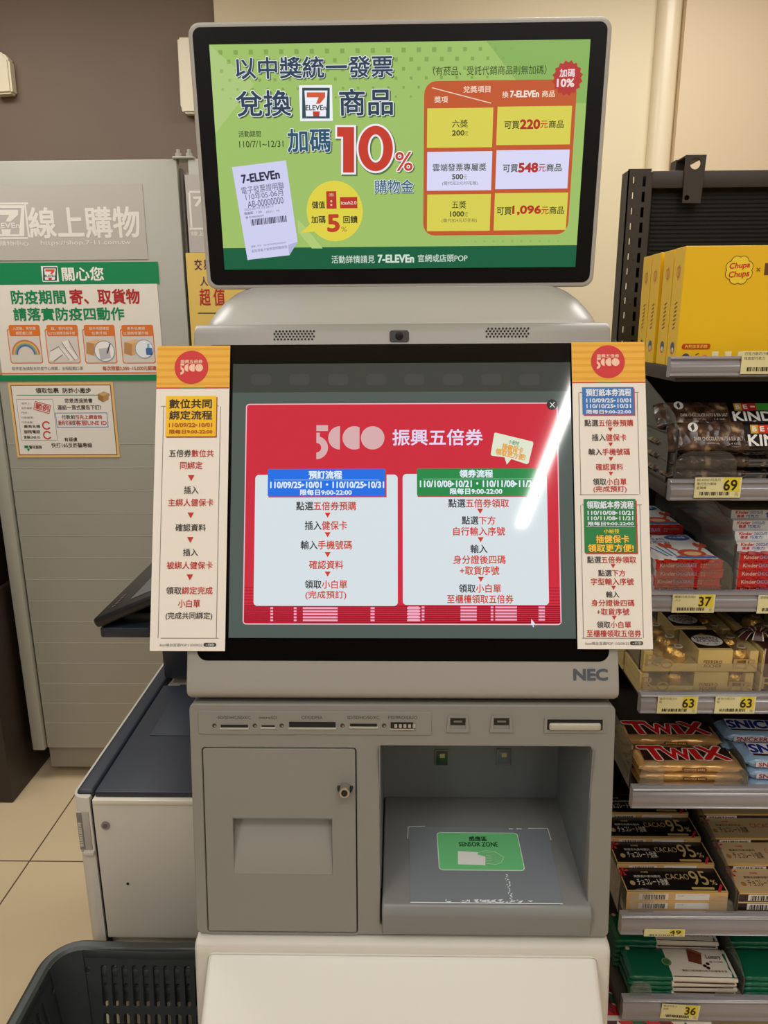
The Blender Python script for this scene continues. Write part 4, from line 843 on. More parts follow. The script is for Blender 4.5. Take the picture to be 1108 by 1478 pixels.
x, z = pxr(1122, 871); price(x, z, .057, .026, '', ['健達繽紛樂'], 'pale price tag cut by the right edge on the rail level with the 37 tag')
x, z = pxr(976, 1016); price(x, z, .056, .026, '63', ['金莎巧克力3', '粒'], 'yellow price tag reading 63, the left of two on the rail below the gold boxes')
x, z = pxr(1059, 1016); price(x, z, .056, .026, '63', ['金莎巧克力3', '粒'], 'yellow price tag reading 63, the right of two below the gold boxes')
x, z = pxr(957.5, 1344); price(x, z, .062, .013, '49', [], 'slim yellow price tag mostly tucked in the rail below the black boxes')
x, z = pxr(980, 1458); price(x, z, .06, .028, '36', ['明治巧克力', '抹茶'], 'tilted yellow price tag reading 36 on the lowest rail', rot=-.06)

# ---------------------------------------------------------------- goods
def box_thing(name, w, d, h, body, prints, bev=.0008, pen=gloss):
    """closed carton: origin at the middle of its front bottom edge; prints(mb, front, top, left)"""
    p = MB(None, pen); p.cube(-w/2, w/2, 0, d, 0, h, pen(body) if isinstance(body, tuple) else body, bev)
    p.base = .0002
    fr = Frame((-w/2, 0, 0), (1, 0, 0), (0, 0, 1), True); tp = Frame((-w/2, 0, h), (1, 0, 0), (0, 1, 0), True); lf = Frame((-w/2, d, 0), (0, -1, 0), (0, 0, 1), True)
    prints(p, fr, tp, lf); return p.obj(name, smooth=False)
def put(o, x, y, z, label, cat, group, rz=0., rx=0., first=None):
    o.location = (x, y, z); o.rotation_euler = (rx, 0, rz); return tag(o, label, cat, group)
def used(proto, n_used): return proto if n_used == 0 else copy_tree(proto)

# --- yellow candy boxes standing one behind the other on the top shelf
YW = (240, 192, 34)
q0 = atY(989.8, 355, .972); yh = q0.z-1.362; yw = .20
def yprint(p, fr, tp, lf):
    p.f = fr; H = yh*1000; s = 1.0
    cx, cz = 68, H-29
    for i in range(8): p.disc(cx+10.5*math.cos(i*math.pi/4+.39), cz+10.5*math.sin(i*math.pi/4+.39), 7.4, (120, 84, 24), 1, 16)
    for i in range(8): p.disc(cx+10.5*math.cos(i*math.pi/4+.39), cz+10.5*math.sin(i*math.pi/4+.39), 6.5, (246, 214, 60), 2, 16)
    p.disc(cx, cz, 11, (246, 214, 60), 3)
    p.text('Chupa', cx-12.5, cz+.5, cx+12.5, cz+9, (206, 44, 36), 5, .03, 4, shear=.2); p.text('Chups', cx-12.5, cz-10, cx+12.5, cz-1, (206, 44, 36), 5, .03, 4, shear=.2)
    p.text('×', cx+21, cz-2, cx+26, cz+3, (140, 100, 20), 3, 0); p.rect(cx+31, cz-6, cx+62, cz+8, (110, 70, 40), 2)
    p.rect(6, 22, 42, 29, (196, 72, 30), 2, 3); p.text('內附皮革吊飾', 10, 23.5, 38, 27.7, (246, 214, 90), 4, .01)
    p.disc(12, 12, 5, (70, 84, 120), 2); p.disc(19, 9, 5, (214, 96, 90), 3); p.ring(36, 9.5, 2, 5.5, (226, 110, 120), 3); p.line(24, 15, 28, 17, 1, (40, 30, 20), 3)
    for j in range(3):
        for i in range(18):
            if (i+j) % 2 == 0: p.rect(45+i*8.2, j*6.4, 45+i*8.2+8.2, j*6.4+6.4, (244, 232, 190), 1)
    p.f = lf; p.text('Chupa Chups', 14, H*.70, 24, H*.92, (206, 140, 30), 3, .0) if False else None
    p.ring(19, H*.80, 6, 6.8, (170, 120, 24), 3); p.line(17, H*.84, 19, H*.73, 1, (206, 60, 36), 3); p.line(21, H*.86, 22, H*.75, 1, (206, 60, 36), 3)
    for i in range(7): p.line(14+.4*i, H*(.32+.035*i), 22+.4*i, H*(.34+.035*i), 1.3, (120, 84, 30), 3)
    p.disc(20, H*.17, 6, (60, 76, 130), 3); p.disc(22, H*.14, 3.5, (226, 220, 214), 4); p.disc(19, H*.125, 3, (214, 90, 90), 4)
yb = box_thing('candy_box', yw, .036, yh, YW, yprint)
for i, (dy, dx, lab) in enumerate(((0, 0, 'foremost yellow candy box on the top shelf, its whole face visible'), (.043, .0015, 'second yellow candy box from the front on the top shelf'), (.086, -.0005, 'third yellow candy box from the front of the row on the top shelf'), (.129, .001, 'rearmost yellow candy box of the row on the top shelf'))):
    put(used(yb, i), q0.x+yw/2+dx, .972+dy, 1.362, lab, 'candy box', 'yellow candy boxes on the top shelf', rz=(0, .004, -.006, .004)[i])

# --- wrapped bars (pillow packs)
def pillow(w, d, h, m, ends=.09, jit=.0006, n=26, exp=3.2, ripple=0.):
    p = MB(None, gloss); rings = []; rnd = random.Random(int(w*9999))
    for i in range(n+1):
        t = i/n; x = -w/2+w*t; e = min(t, 1-t)/ends; k = min(1, max(.06, math.sin(min(1, e)*math.pi/2)**.8)); dd = d/2*(.93+.07*min(1, e)); ring = []
        for j in range(24):
            a = 2*math.pi*j/24; c, s_ = math.cos(a), math.sin(a); yy = math.copysign(abs(c)**(2/exp), c)*dd; zz = math.copysign(abs(s_)**(2/exp), s_)*h/2*k
            ring.append((x+rnd.uniform(-jit, jit), d/2+yy+rnd.uniform(-jit, jit), h/2+zz+rnd.uniform(-jit, jit)*(1.6 if k < .9 else .7)))
        rings.append(ring)
    p.loft(rings[::-1], m); return p
# nut bars
nm = bpy.data.materials.new('nut_bar_film'); nm.use_nodes = True; nt = nm.node_tree; b = nt.nodes['Principled BSDF']; b.inputs['Roughness'].default_value = .22
tc = nt.nodes.new('ShaderNodeTexCoord'); vo = nt.nodes.new('ShaderNodeTexVoronoi'); vo.inputs['Scale'].default_value = 75; ns = nt.nodes.new('ShaderNodeTexNoise'); ns.inputs['Scale'].default_value = 60
nt.links.new(tc.outputs['Object'], vo.inputs['Vector']); nt.links.new(tc.outputs['Object'], ns.inputs['Vector'])
cr = nt.nodes.new('ShaderNodeValToRGB'); e0 = cr.color_ramp.elements; e0[0].position = .42; e0[0].color = (*lin((48, 34, 27)), 1); e0[1].position = .78; e0[1].color = (*lin((196, 166, 124)), 1); x_ = cr.color_ramp.elements.new(.6); x_.color = (*lin((92, 66, 50)), 1)
nt.links.new(ns.outputs['Fac'], cr.inputs['Fac']); nt.links.new(cr.outputs['Color'], b.inputs['Base Color'])
bp = nt.nodes.new('ShaderNodeBump'); bp.inputs['Strength'].default_value = .7; bp.inputs['Distance'].default_value = .003; nt.links.new(vo.outputs['Distance'], bp.inputs['Height']); nt.links.new(bp.outputs['Normal'], b.inputs['Normal'])
M_nutblk = mat('black_film', (20, 18, 18), .25, bump=.2, bscale=120)
def nut_bar():
    w, d, h = .185, .040, .018
    p = pillow(w, d, h, nm, ends=.07, exp=3.6); o = p.obj('nut_bar')
    # black printed band: a sleeve of film slightly outside the bar on the right part
    p = MB(None, gloss); rings = []
    for x in (.004, .03, .060, .0805):
        ring = []
        for j in range(28):
            a = 2*math.pi*j/28; c, s_ = math.cos(a), math.sin(a); ring.append((x, d/2+math.copysign(abs(c)**(2/3.6), c)*d/2*1.012, h/2+math.copysign(abs(s_)**(2/3.6), s_)*h/2*(1.03 if x < .07 else .85)))
        rings.append(ring)
    p.loft(rings[::-1], M_nutblk)
    tp = Frame((0, 0, h*1.02), (1, 0, 0), (0, 1, 0), True, .0004); p.f = tp; p.base = .0
    p.text('KIND', 8, 5.5, 60, 20, (232, 230, 226), 3, .04)
    for x, t_, c in ((12, 'B', (206, 160, 60)), (22, 'E', (196, 48, 44)), (32, '-', (196, 48, 44))): p.rect(x, 22, x+10, 34, c, 2); p.text(t_, x+2.4, 25 if t_ != '-' else 27.5, x+7.6, 31.5 if t_ != '-' else 29, (240, 232, 220), 4, .04)
    p.rect(42, 22, 66, 34, (70, 160, 60), 2)
    fr = Frame((0, -.0004, 0), (1, 0, 0), (0, 0, 1), True, .0004); p.f = fr
    for i in range(5): p.rect(8, 5+1.9*i, 36, 5.8+1.9*i, (110, 108, 104), 2)
    p.obj('printed_band', o, smooth=True)
    p = MB(tp, gloss); p.disc(-62, 31, 6.5, (222, 220, 214), 2); p.poly([(-63, 25.5), (-60, 29), (-61, 36.5), (-65, 32)], (60, 50, 44), 3)
    p.text('DARK CHOCOLATE NUTS & SEA SALT', -62, 12.5, 1, 17.5, (210, 200, 188), 3, .012); p.text('NET WT 40g', -46, 7, -30, 9.5, (190, 180, 168), 3, 0); p.text('1.4 OZ', -18, 7, -4, 9.5, (190, 180, 168), 3, 0); p.obj('film_lettering', o, smooth=False)
    return o
nb = nut_bar(); zs = RAILS[1][2]; nx = .354+.0925
NG = 'nut bars in the clear bin'
put(nb, nx+.002, SY+.018, zs, 'nut bar lying flat at the bottom of its bin above the 69 tag', 'snack bar', NG)
put(copy_tree(nb), nx+.004, SY+.016, zs+.0185, 'nut bar, second from the bottom of the pile above the 69 tag', 'snack bar', NG, .01)
put(copy_tree(nb), nx-.001, SY+.022, zs+.0385, 'nut bar leaning upright on the pile with its name turned to the front', 'snack bar', NG, 0, math.radians(62))
put(copy_tree(nb), nx-.004, SY+.062, zs+.062, 'nut bar lying in shade behind the upright one, highest on the pile', 'snack bar', NG, 0, math.radians(48))
for j in range(3): put(copy_tree(nb), nx, SY+.068, zs+.0187*j, ('lowest', 'middle', 'upper')[j]+' nut bar of the rear pile, mostly hidden behind the front bars', 'snack bar', NG)
clear_stop(SX+.02, SX+.10, zs, .045); divider(SX+.022, zs, .085, slope=.3)

# --- red and white chocolate cartons
KR, KW = (202, 44, 38), (224, 222, 220); KBL = (44, 96, 160)
def kprint(w, d, h, crab=True):
    def f_(p, fr, tp, lf):
        W, D_, H = w*1000, d*1000, h*1000
        p.f = fr; p.rect(0, 0, W, H, KR, 1); p.text('Kinder', 6, H*.3, 26, H*.75, (236, 200, 190), 3, .03); p.text('CHOCOLATE', 27, H*.3, 55, H*.75, (180, 180, 226), 3, .03); p.text('健達牛奶巧克力', 60, H*.5, 84, H*.75, (236, 190, 180), 3, 0); p.text('T4', 60, H*.2, 66, H*.4, (236, 190, 180), 3, 0)
        p.f = tp
        for i in range(9): p.disc(5+i*(W-10)/8, 1, 9 if i % 2 else 6, KR, 1, 16)
        p.rect(0, 0, W, 8, KR, 2)
        for x in (9, 27): p.disc(x, 7, 4.2, (236, 232, 226), 3, 12)
        p.text('Kinder', 4, D_-18, 34, D_-5, (60, 30, 30), 3, .04); p.text('inder', 10, D_-18, 34, D_-5, KR, 4, .04); p.text('CHOCOLATE', 4, D_-34, 46, D_-22, KBL, 3, .03); p.text('健達', 6, D_-50, 22, D_-38, KR, 3, .03); p.text('巧克力', 24, D_-50, 48, D_-38, KBL, 3, .03)
        p.disc(68, D_-20, 19, KBL, 3, 24, ry=13); p.text('大大優惠', 56, D_-24, 80, D_-16, (220, 226, 236), 5, .02)
        if crab:
            p.disc(62, 36, 19, (206, 84, 58), 4, 24, ry=17); p.disc(62, 33, 12, (232, 190, 140), 5, 20, ry=9)
            for sg in (-1, 1): p.line(62+sg*15, 48, 62+sg*24, 66, 4, (206, 84, 58), 4); p.disc(62+sg*25, 74, 9, (206, 84, 58), 4, 16, ry=13); p.poly([(62+sg*22, 88), (62+sg*25, 74), (62+sg*30, 88)], KW, 5); p.line(62+sg*14, 28, 62+sg*26, 20, 3, (206, 84, 58), 4)
            p.disc(62, 17, 30, (70, 120, 180), 3, 24, ry=5)
            for x in (20, 26, 32): p.line(x+4, 22, x-4+(x-26)*.8, 68, 2.4, (90, 130, 170), 3)
    return f_
kw, kd, kh = .090, .132, .0116
kb = box_thing('chocolate_carton', kw, kd, kh, KW, kprint(kw, kd, kh)); zs = RAILS[2][2]; kx = .350+kw/2
KG_ = 'red and white chocolate cartons'; names4 = ('lowest', 'second from the bottom', 'third from the bottom', 'topmost')
for i in range(4): put(used(kb, i), kx+(.001, -.001, .0015, 0)[i], SY+.016+(0, .001, -.0005, 0)[i], zs+i*(kh+.0002), names4[i]+' red white carton of the front left stack above the 37 tag', 'chocolate box', KG_)
for i in range(5): put(copy_tree(kb), kx-.004, SY+.152, zs+i*(kh+.0002), ('lowest', 'second', 'third', 'fourth', 'topmost')[i]+' carton, counted upwards, of the rear left stack of red and white cartons', 'chocolate box', KG_)
def kprint2(p, fr, tp, lf):
    p.f = fr; W, H = kw*1000, kh*1000; p.rect(0, 0, W, H, KW, 1); p.text('Kinder', 6, H*.55, 24, H*.92, KR, 3, .04); p.text('CHOCOLATE', 26, H*.55, 44, H*.9, KBL, 3, .03); p.text('健達', 8, H*.08, 18, H*.45, KR, 3, .03); p.text('巧克力', 21, H*.08, 38, H*.45, KBL, 3, .03); p.text('倍', 48, H*.1, 62, H*.9, KBL, 3, .03); p.rect(66, H*.2, 84, H*.8, (120, 150, 190), 2)
    p.f = tp; p.text('CHOCOLATE', 4, kd*1000-34, 46, kd*1000-22, KBL, 3, .03); p.rect(0, 0, W, 3, KW, 2)
kbw = box_thing('chocolate_carton', kw, kd, kh, KW, lambda p, fr, tp, lf: kprint2(p, fr, tp, lf)); kb2 = copy_tree(kb)
for i in range(5): put(kb2 if i == 0 else copy_tree(kb), .462+kw/2, SY+.016, zs+i*.0098*1.2, ('lowest', 'second', 'third', 'fourth', 'fifth')[i]+' carton from below of the right stack of red and white cartons', 'chocolate box', KG_)
for i in range(4): put(kbw if i == 0 else copy_tree(kbw), .462+kw/2+.002*i, SY+.016+.013*(i+1), zs+(5+i)*.0098*1.2, ('sixth', 'seventh', 'eighth', 'topmost')[i]+' carton of the right stack of red and white cartons, set back in a step', 'chocolate box', KG_)
clear_stop(.347, .40, zs, .048); clear_stop(.405, .452, zs, .056, r=.03); divider(.4535, zs, .085, slope=.35)

# --- gold chocolate boxes with clear lids
M_gold = mat('cream_gold_card', (222, 196, 128), .3, .25); M_foil = mat('gold_foil', (226, 178, 92), .3, .8, bump=1., bscale=170); M_bar = mat('brown_label', (40, 27, 20), .35)
def rocher(ribbon=False):
    w, d, h = .160, .072, .033
    r = thing('praline_box', '-', 'chocolate box')
    p = MB(None, gloss); p.cube(-w/2, w/2, 0, d, 0, .012, M_gold, .0006); p.cube(-w/2, -w/2+.012, 0, d, .012, h*.97, M_gold, .0006); p.cube(w/2-.012, w/2, 0, d, .012, h*.97, M_gold, .0006)
    fr = Frame((-w/2, 0, 0), (1, 0, 0), (0, 0, 1), True); p.f = fr; p.base = .0004
    br_ = (190, 156, 104)
    for i, ch in enumerate('ROCHER'):
        x = (3, 24, 52, 76, 126, 143)[i]
        if not 40 < x < 90: p.text(ch, x, 5 if x > 15 else 9, x+18, 27 if x < 15 else (20 if x > 15 else 27), br_, 3, -.004)
    p.obj('tray', r)
    # sleeve in the middle with dark oval label on top
    p = MB(None, gloss); s0, s1 = -.004, .044; p.cube(s0, s1, -.0006, d+.0004, .001, h+.0006, M_gold, .0006)
    tp = Frame((s0, 0, h+.0006), (1, 0, 0), (0, 1, 0), True, .0003); p.f = tp; p.rect(1, 6, 47, 70, M_bar, 1); p.disc(24, 32, 21.5, (226, 222, 214), 2, 30, ry=19); p.text('FERRERO', 7, 34, 41, 43, (96, 74, 56), 4, .015); p.text('ROCHER', 8, 24, 40, 33, (96, 74, 56), 4, .015); p.text('T3', 14, 17, 34, 21, (130, 110, 90), 4, 0); p.poly([(17, 48), (24, 57), (31, 48)], (196, 150, 76), 4)
    fr = Frame((s0, -.0006, 0), (1, 0, 0), (0, 0, 1), True, .0003); p.f = fr; p.text('FERRERO', 8, 13, 34, 18, (120, 92, 60), 3, .0); p.text('ROCHER', 9, 7, 33, 12, (120, 92, 60), 3, .0); p.obj('sleeve', r)
    for x in (-.029, .060):
        for yy in (.019, .054):
            p = MB(); p.ball((x, yy, .0172), .0166, M_foil, (1.0, 1, .92), .06); q = p.obj('praline', r)
            p = MB(); p.cyl((x+.002, yy-.003, .0312), (x+.002, yy-.003, .0322), .0062, mat('praline_sticker', (214, 204, 186), .5), n=16); p.cyl((x+.002, yy-.003, .0322), (x+.002, yy-.003, .0324), .0045, mat('praline_sticker_print', (150, 130, 104), .5), n=16); p.obj('sticker', q)
    p = MB(); p.cube(-w/2+.001, w/2-.001, .0005, d-.0005, .0125, h, clear('lid_plastic', (252, 250, 244), .16, .06), .001); p.obj('clear_lid', r)
    return r
def ribbon_on(x, y, z):
    """dark ribbon bow with pale borders lying on a box"""
    r = thing('ribbon_bow', 'dark red brown ribbon bow with pale edges on the gold boxes at the right edge', 'ribbon', (x, y, z)); M_rb = mat('ribbon_brown', (70, 34, 32), .4); M_re = mat('ribbon_edge', (206, 190, 164), .4)
    p = MB()
    for a_, ln in ((20, .03), (70, .026), (115, .03), (160, .032), (205, .03), (250, .022), (300, .028), (340, .03)):
        ca, sa = math.cos(math.radians(a_)), math.sin(math.radians(a_)); pts = []; ed = []
        for i in range(7):
            t = i/6; rad = ln*t; hgt = .004+.010*math.sin(t*math.pi); wd = .002+.006*t
            for s_, lst in ((-1, pts), (1, pts)): lst.append((x+ca*rad-sa*wd*s_, y+(sa*rad+ca*wd*s_)*.8, z+hgt))
            for s_ in (-1, 1):
                for k_ in (.8, 1.): ed.append((x+ca*rad-sa*wd*s_*k_, y+(sa*rad+ca*wd*s_*k_)*.8, z+hgt+.0004))
        p.add(pts, [(2*i, 2*i+1, 2*i+3, 2*i+2) for i in range(6)], M_rb)
        p.add(ed, [f for i in range(6) for f in ((4*i, 4*i+1, 4*i+5, 4*i+4), (4*i+2, 4*i+3, 4*i+7, 4*i+6))], M_re)
    p.ball((x, y, z+.006), .006, M_rb); p.obj('bow', r)
    p = MB(); yf = y-.036; p.cube(x-.006, x+.006, yf, y+.036, z, z+.0008, M_rb); p.cube(x-.006, x+.006, yf-.0008, yf, z-.066, z+.0008, M_rb)
    for s_ in (-.0062, .0052): p.cube(x+s_, x+s_+.001, yf-.0011, yf, z-.066, z+.001, M_re)
    p.obj('band', r); return r
rb = rocher(); zs = RAILS[3][2]; gx = .345+.08; GG = 'gold praline boxes'
def putr(o, x, y, z, label): o.location = (x, y, z); return tag(o, label, 'chocolate box', GG)
putr(rb, gx-.003, SY+.016, zs, 'lower gold praline box of the front pair above the left 63 tag'); putr(copy_tree(rb), gx, SY+.0165, zs+.0345, 'upper gold praline box of the front pair, its dark oval label facing up')
putr(copy_tree(rb), gx-.004, SY+.094, zs, 'lower gold praline box of the rear pair behind the oval label box'); putr(copy_tree(rb), gx-.006, SY+.095, zs+.0345, 'upper gold praline box of the rear pair, in shade behind the oval label box')
putr(copy_tree(rb), gx+.166, SY+.016, zs, 'lower gold praline box at the right edge, beneath the ribbon bow'); putr(copy_tree(rb), gx+.166, SY+.0165, zs+.0345, 'upper gold praline box at the right edge, carrying the ribbon bow')
putr(copy_tree(rb), gx+.164, SY+.094, zs, 'lower gold praline box behind the ribbon bow'); putr(copy_tree(rb), gx+.163, SY+.095, zs+.0345, 'upper gold praline box behind the ribbon bow')
ribbon_on(gx+.094, SY+.0525, zs+.0692)
clear_stop(.344, .378, zs, .062, r=.016); clear_stop(.38, .60, zs, .052, r=.006)

# --- gold wrapped biscuit bars
M_gfoil = mat('gold_wrapper', (226, 178, 112), .3, .55, bump=.5, bscale=55)
M_bfoil = mat('dark_brown_wrapper', (46, 24, 18), .35, bump=.2, bscale=80)
def biscuit_bar():
    w, d, h = .152, .050, .0152
    p = pillow(w, d, h, M_gfoil, ends=.1, jit=.0008, exp=3.4); o = p.obj('biscuit_bar')
    p = MB(Frame((-w/2, 0, h), (1, 0, 0), (0, 1, 0), True, .0005), gloss)
    p.poly([(10, 11), (150-8, 14), (143, 46), (12, 47)], M_bfoil, 0)
    EW_ = ((226, 210, 200), .1)
    for ch, x0, x1, y0, y1 in (('T', 13, 47, 12, 47), ('W', 45, 83, 13, 41), ('I', 87, 95, 14, 40), ('X', 99, 135, 14, 47)): p.text(ch, x0, y0, x1, y1, (190, 30, 30), 3, .05, 0, edge=EW_, shear=-.12)
    p.f = Frame((-w/2, 0, 0), (1, 0, 0), (0, 0, 1), True, .0006); p.rect(62, 5, 98, 10.5, (120, 70, 36), 1, 2.6); p.text('COOKIE BARS', 65, 6.4, 95, 9.2, (226, 190, 130), 3, .02)
    p.obj('wrapper_print', o, smooth=False); return o
bb_ = biscuit_bar(); zs = RAILS[4][2]; TG = 'gold wrapped biscuit bars'; bx_ = .3545+.075
for i in range(3): put(used(bb_, i), bx_+(.004, .002, 0)[i], SY+.017, zs+i*.0152, ('lowest gold wrapped biscuit bar of the front pile', 'middle gold wrapped biscuit bar of the front pile', 'top gold wrapped biscuit bar of the front pile, large red name facing up')[i], 'chocolate bar', TG, (.012, -.008, -.01)[i])
k = MB(); k.cube(SX+.016, .60, SY+.072, SY+.26, zs, zs+.009, M_shelf); k.obj('riser', shelf)
for i in range(3): put(copy_tree(bb_), bx_-.008+(.003, 0, 0)[i], SY+.073, zs+.009+i*.0152, ('lowest gold biscuit bar of the rear pile', 'middle gold biscuit bar of the rear pile', 'top gold biscuit bar of the rear pile, its red name half in shade')[i], 'chocolate bar', TG, (0, 0, -.02)[i])
# blue peanut bars at the right edge
M_blu = mat('blue_wrapper', (150, 178, 206), .3, .2, bump=.5, bscale=55); M_dbr = mat('brown_wrapper', (58, 26, 24), .3)
def peanut_bar():
    w, d, h = .150, .046, .018
    p = pillow(w, d, h, M_blu, ends=.12, jit=.001, exp=3.0); o = p.obj('peanut_bar')
    p = MB(Frame((-w/2, 0, h), (1, 0, 0), (0, 1, 0), True, .0006), gloss); p.poly([(14, 8), (140, 8), (142, 40), (11, 40)], M_dbr, 0); p.poly([(11, 13), (134, 10), (138, 38), (14, 42)], (226, 224, 226), 1); p.text('SNICKERS', 14, 15, 132, 37, (36, 50, 130), 3, .06, 0, shear=.1)
    p.f = Frame((-w/2, 0, 0), (1, 0, 0), (0, 0, 1), True, .0006); p.rect(14, 4.5, 100, 13, (206, 200, 204), 1); p.text('SNICKERS', 18, 5.5, 70, 12, (150, 60, 60), 3, .04)
    p.obj('wrapper_print', o, smooth=False); return o
pb_ = peanut_bar(); PGp = 'blue wrapped peanut bars'; px_ = .512+.075
for i in range(3): put(used(pb_, i), px_+(.002, 0, -.002)[i], SY+.018, zs+i*.018, ('lowest', 'middle', 'top')[i]+' blue wrapped peanut bar of the front pile at the right edge', 'chocolate bar', PGp, (.02, -.03, -.06)[i])
for i in range(3): put(copy_tree(pb_), px_-.012, SY+.073, zs+.009+i*.0182, ('lowest', 'middle', 'top')[i]+' blue wrapped peanut bar of the rear pile at the right edge', 'chocolate bar', PGp, (0, 0, -.03)[i])
clear_stop(.352, .386, zs, .058, r=.016); clear_stop(.46, .508, zs, .05, r=.02); divider(.509, zs, .05)

# --- slim dark chocolate boxes
CG = (216, 176, 106); GL = (190, 160, 104); RDR = (196, 44, 54)
def cacao(dark, w, d, h, low=False):
    base = (26, 22, 21) if dark else (196, 168, 126)
    def f_(p, fr, tp, lf):
        W, D_, H = w*1000, d*1000, h*1000
        p.f = tp; p.rect(0, 0, W, D_, CG, 1); p.rect(1.5, 2.5, W-1.5, D_-.5, base, 2)
        tcl = (214, 206, 190) if dark else (70, 48, 40)
        p.text('meiji', 34, D_-13, 45, D_-8, GL if dark else (196, 60, 60), 4, .03); p.text('健康志向美味堅持', 20, D_-22, 62, D_-17, tcl, 4, .01); p.text('チョコレート効果', 22, D_-39, 70, D_-24, tcl, 4, .02); p.disc(14, D_-34, 4, GL if dark else (170, 120, 60), 4, 16, ry=5)
        if dark: p.text('CACAO', 70, D_-26, 106, D_-14, GL, 4, -.004); p.text('95', 108, D_-37, 134, D_-7, GL, 4, .012); p.text('%', 136, D_-37, 145, D_-26, GL, 4, .01); p.rect(102, D_-47, 137, D_-42, GL, 4, 2)
        else: p.text('CACAO', 78, D_-26, 112, D_-15, (190, 90, 60), 4, 0); p.text('86', 114, D_-37, 136, D_-7, (120, 40, 40), 4, .012)
        for a_ in (20, 80, 150, 215, 280): ca, sa = math.cos(math.radians(a_)), math.sin(math.radians(a_)); p.poly([(6, D_-9), (6+9*ca-2.5*sa, D_-9+9*sa+2.5*ca), (6+9*ca+2.5*sa, D_-9+9*sa-2.5*ca)], RDR, 4)
        p.poly([(W-16, 0), (W-11, 0), (W-3, 14), (W-6, 16)], RDR, 4); p.poly([(0, D_-22), (4, D_-14), (2, D_-12), (0, D_-16)], RDR, 4)
        p.f = fr; p.rect(0, 0, W, H, (206, 170, 120) if dark else (44, 30, 30), 1); p.rect(0, H-2.6, W, H, CG, 2)
        if dark:
            p.rect(19, 2, 64, H-3.5, (222, 216, 206), 2); p.bars(25, 2.5, 60, H-5, (50, 46, 44), 4, 24, seed=4); p.rect(75, 2, 127, H-3.5, (226, 224, 222), 2); p.text('meiji', 78, H-8, 88, H-6, (110, 106, 100), 4, 0)
            for i in range(4): p.rect(79, 3+i*2.4, 122, 3.5+i*2.4, (206, 202, 198), 3)
        else: p.rect(14, 2, 66, H-3.5, (222, 216, 206), 2); p.bars(18, 2.5, 62, H-5, (50, 46, 44), 4, 24, seed=6)
    return box_thing('cacao_box', w, d, h, base, f_)
cb = cacao(True, .155, .0515, .0163); zs = RAILS[5][2]; cxx = .352+.0775; CGp = 'slim black and gold chocolate boxes'
tiers = ('lowest', 'middle', 'topmost')
for i in range(3): put(used(cb, i), cxx-.0005*i, SY+.017, zs+i*.0165, tiers[i]+' slim black chocolate box of the front row above the 49 tag', 'chocolate box', CGp)
for row in range(1, 4):
    y = SY+.0165+.0528*row; zz = zs+.0075*row
    k = MB(); k.cube(SX+.014, .72, y, y+.0515, zs, zz-.0001, M_shelf); k.obj('riser', shelf)
    for i in range(3): put(copy_tree(cb), cxx-.0015*row, y, zz+i*.0165, tiers[i]+' slim black chocolate box of the '+('', 'second row from the front', 'third row from the front', 'rearmost row, in shade')[row], 'chocolate box', CGp)
cl = cacao(False, .150, .0515, .0163); clx = .523+.075; CLp = 'slim beige chocolate boxes'
for row in range(0, 4):
    y = SY+.0165+.0528*row; zz = zs+.0075*row
    for i in range(3): put(cl if (row, i) == (0, 0) else copy_tree(cl), clx-.001*row, y, zz+i*.0165+.0001, tiers[i]+' slim beige chocolate box of the '+('front row', 'second row', 'third row', 'rearmost row')[row]+' at the right edge', 'chocolate box', CLp)
clear_stop(.352, .39, zs, .064, r=.016); clear_stop(.47, .512, zs, .05, r=.022); divider(.5155, zs, .068, slope=.18)

# --- green and white chocolate packs on the lowest shelf
M_grn = mat('green_wrapper', (18, 96, 66), .35, bump=.4, bscale=40); M_wht = mat('cream_wrapper', (222, 212, 196), .35, bump=.3, bscale=50)
def luxury(all_green=False):
    w, d, h = .172, .058, .0092
    p = pillow(w, d, h, M_grn, ends=.035, jit=.0006, exp=5.); o = p.obj('chocolate_pack')
    if not all_green:
        p = MB(); rings = []; rnd = random.Random(2)
        for i in range(9):
            x = -.018+i*.0128; kz = 1.16 if i < 8 else .8; rings.append([(x, d/2+math.copysign(abs(math.cos(a))**(2/5), math.cos(a))*d/2*1.035, h/2+math.copysign(abs(math.sin(a))**(2/5), math.sin(a))*h/2*kz) for a in [2*math.pi*j/24 for j in range(24)]])
        p.loft(rings[::-1], M_wht)
        p.f = Frame((-w/2, 0, h*1.09), (1, 0, 0), (0, 1, 0), True, .0006); p.pen = gloss
        p.poly([(103, 30), (107, 54), (128, 44), (122, 24)], (112, 56, 38), 2); p.poly([(107, 54), (128, 44), (130, 47), (110, 57)], (150, 86, 60), 3); p.text('Luxury', 134, 34, 158, 44, (90, 70, 54), 2, .02); p.text('摩卡口味', 136, 28, 158, 32, (110, 90, 72), 2, 0)
        for x, y in ((126, 22), (132, 26), (130, 18)): p.disc(x, y, 3, (60, 34, 26), 2, 12)
        p.text('濃醇口感滑順巧克力的奢華享受', 86, 10, 158, 14, (110, 90, 72), 2, .01); p.disc(66, 28, 8, (60, 110, 70), 3); p.ring(66, 28, 6, 7, (170, 150, 90), 4); p.disc(10, 53, 3.5, (226, 214, 190), 2)
        p.rect(69, 0, 172, 1.2, (60, 36, 30), 2)
        p.f = Frame((-w/2, -.0014, 0), (1, 0, 0), (0, 0, 1), True, .0006); p.rect(70, .3, 165, 2.6, (70, 40, 34), 1)
        p.obj('printed_half', o)
    return o
lx = luxury(); zs = RAILS[6][2]; lxx = .369+.086; LG = 'green and cream chocolate packs'
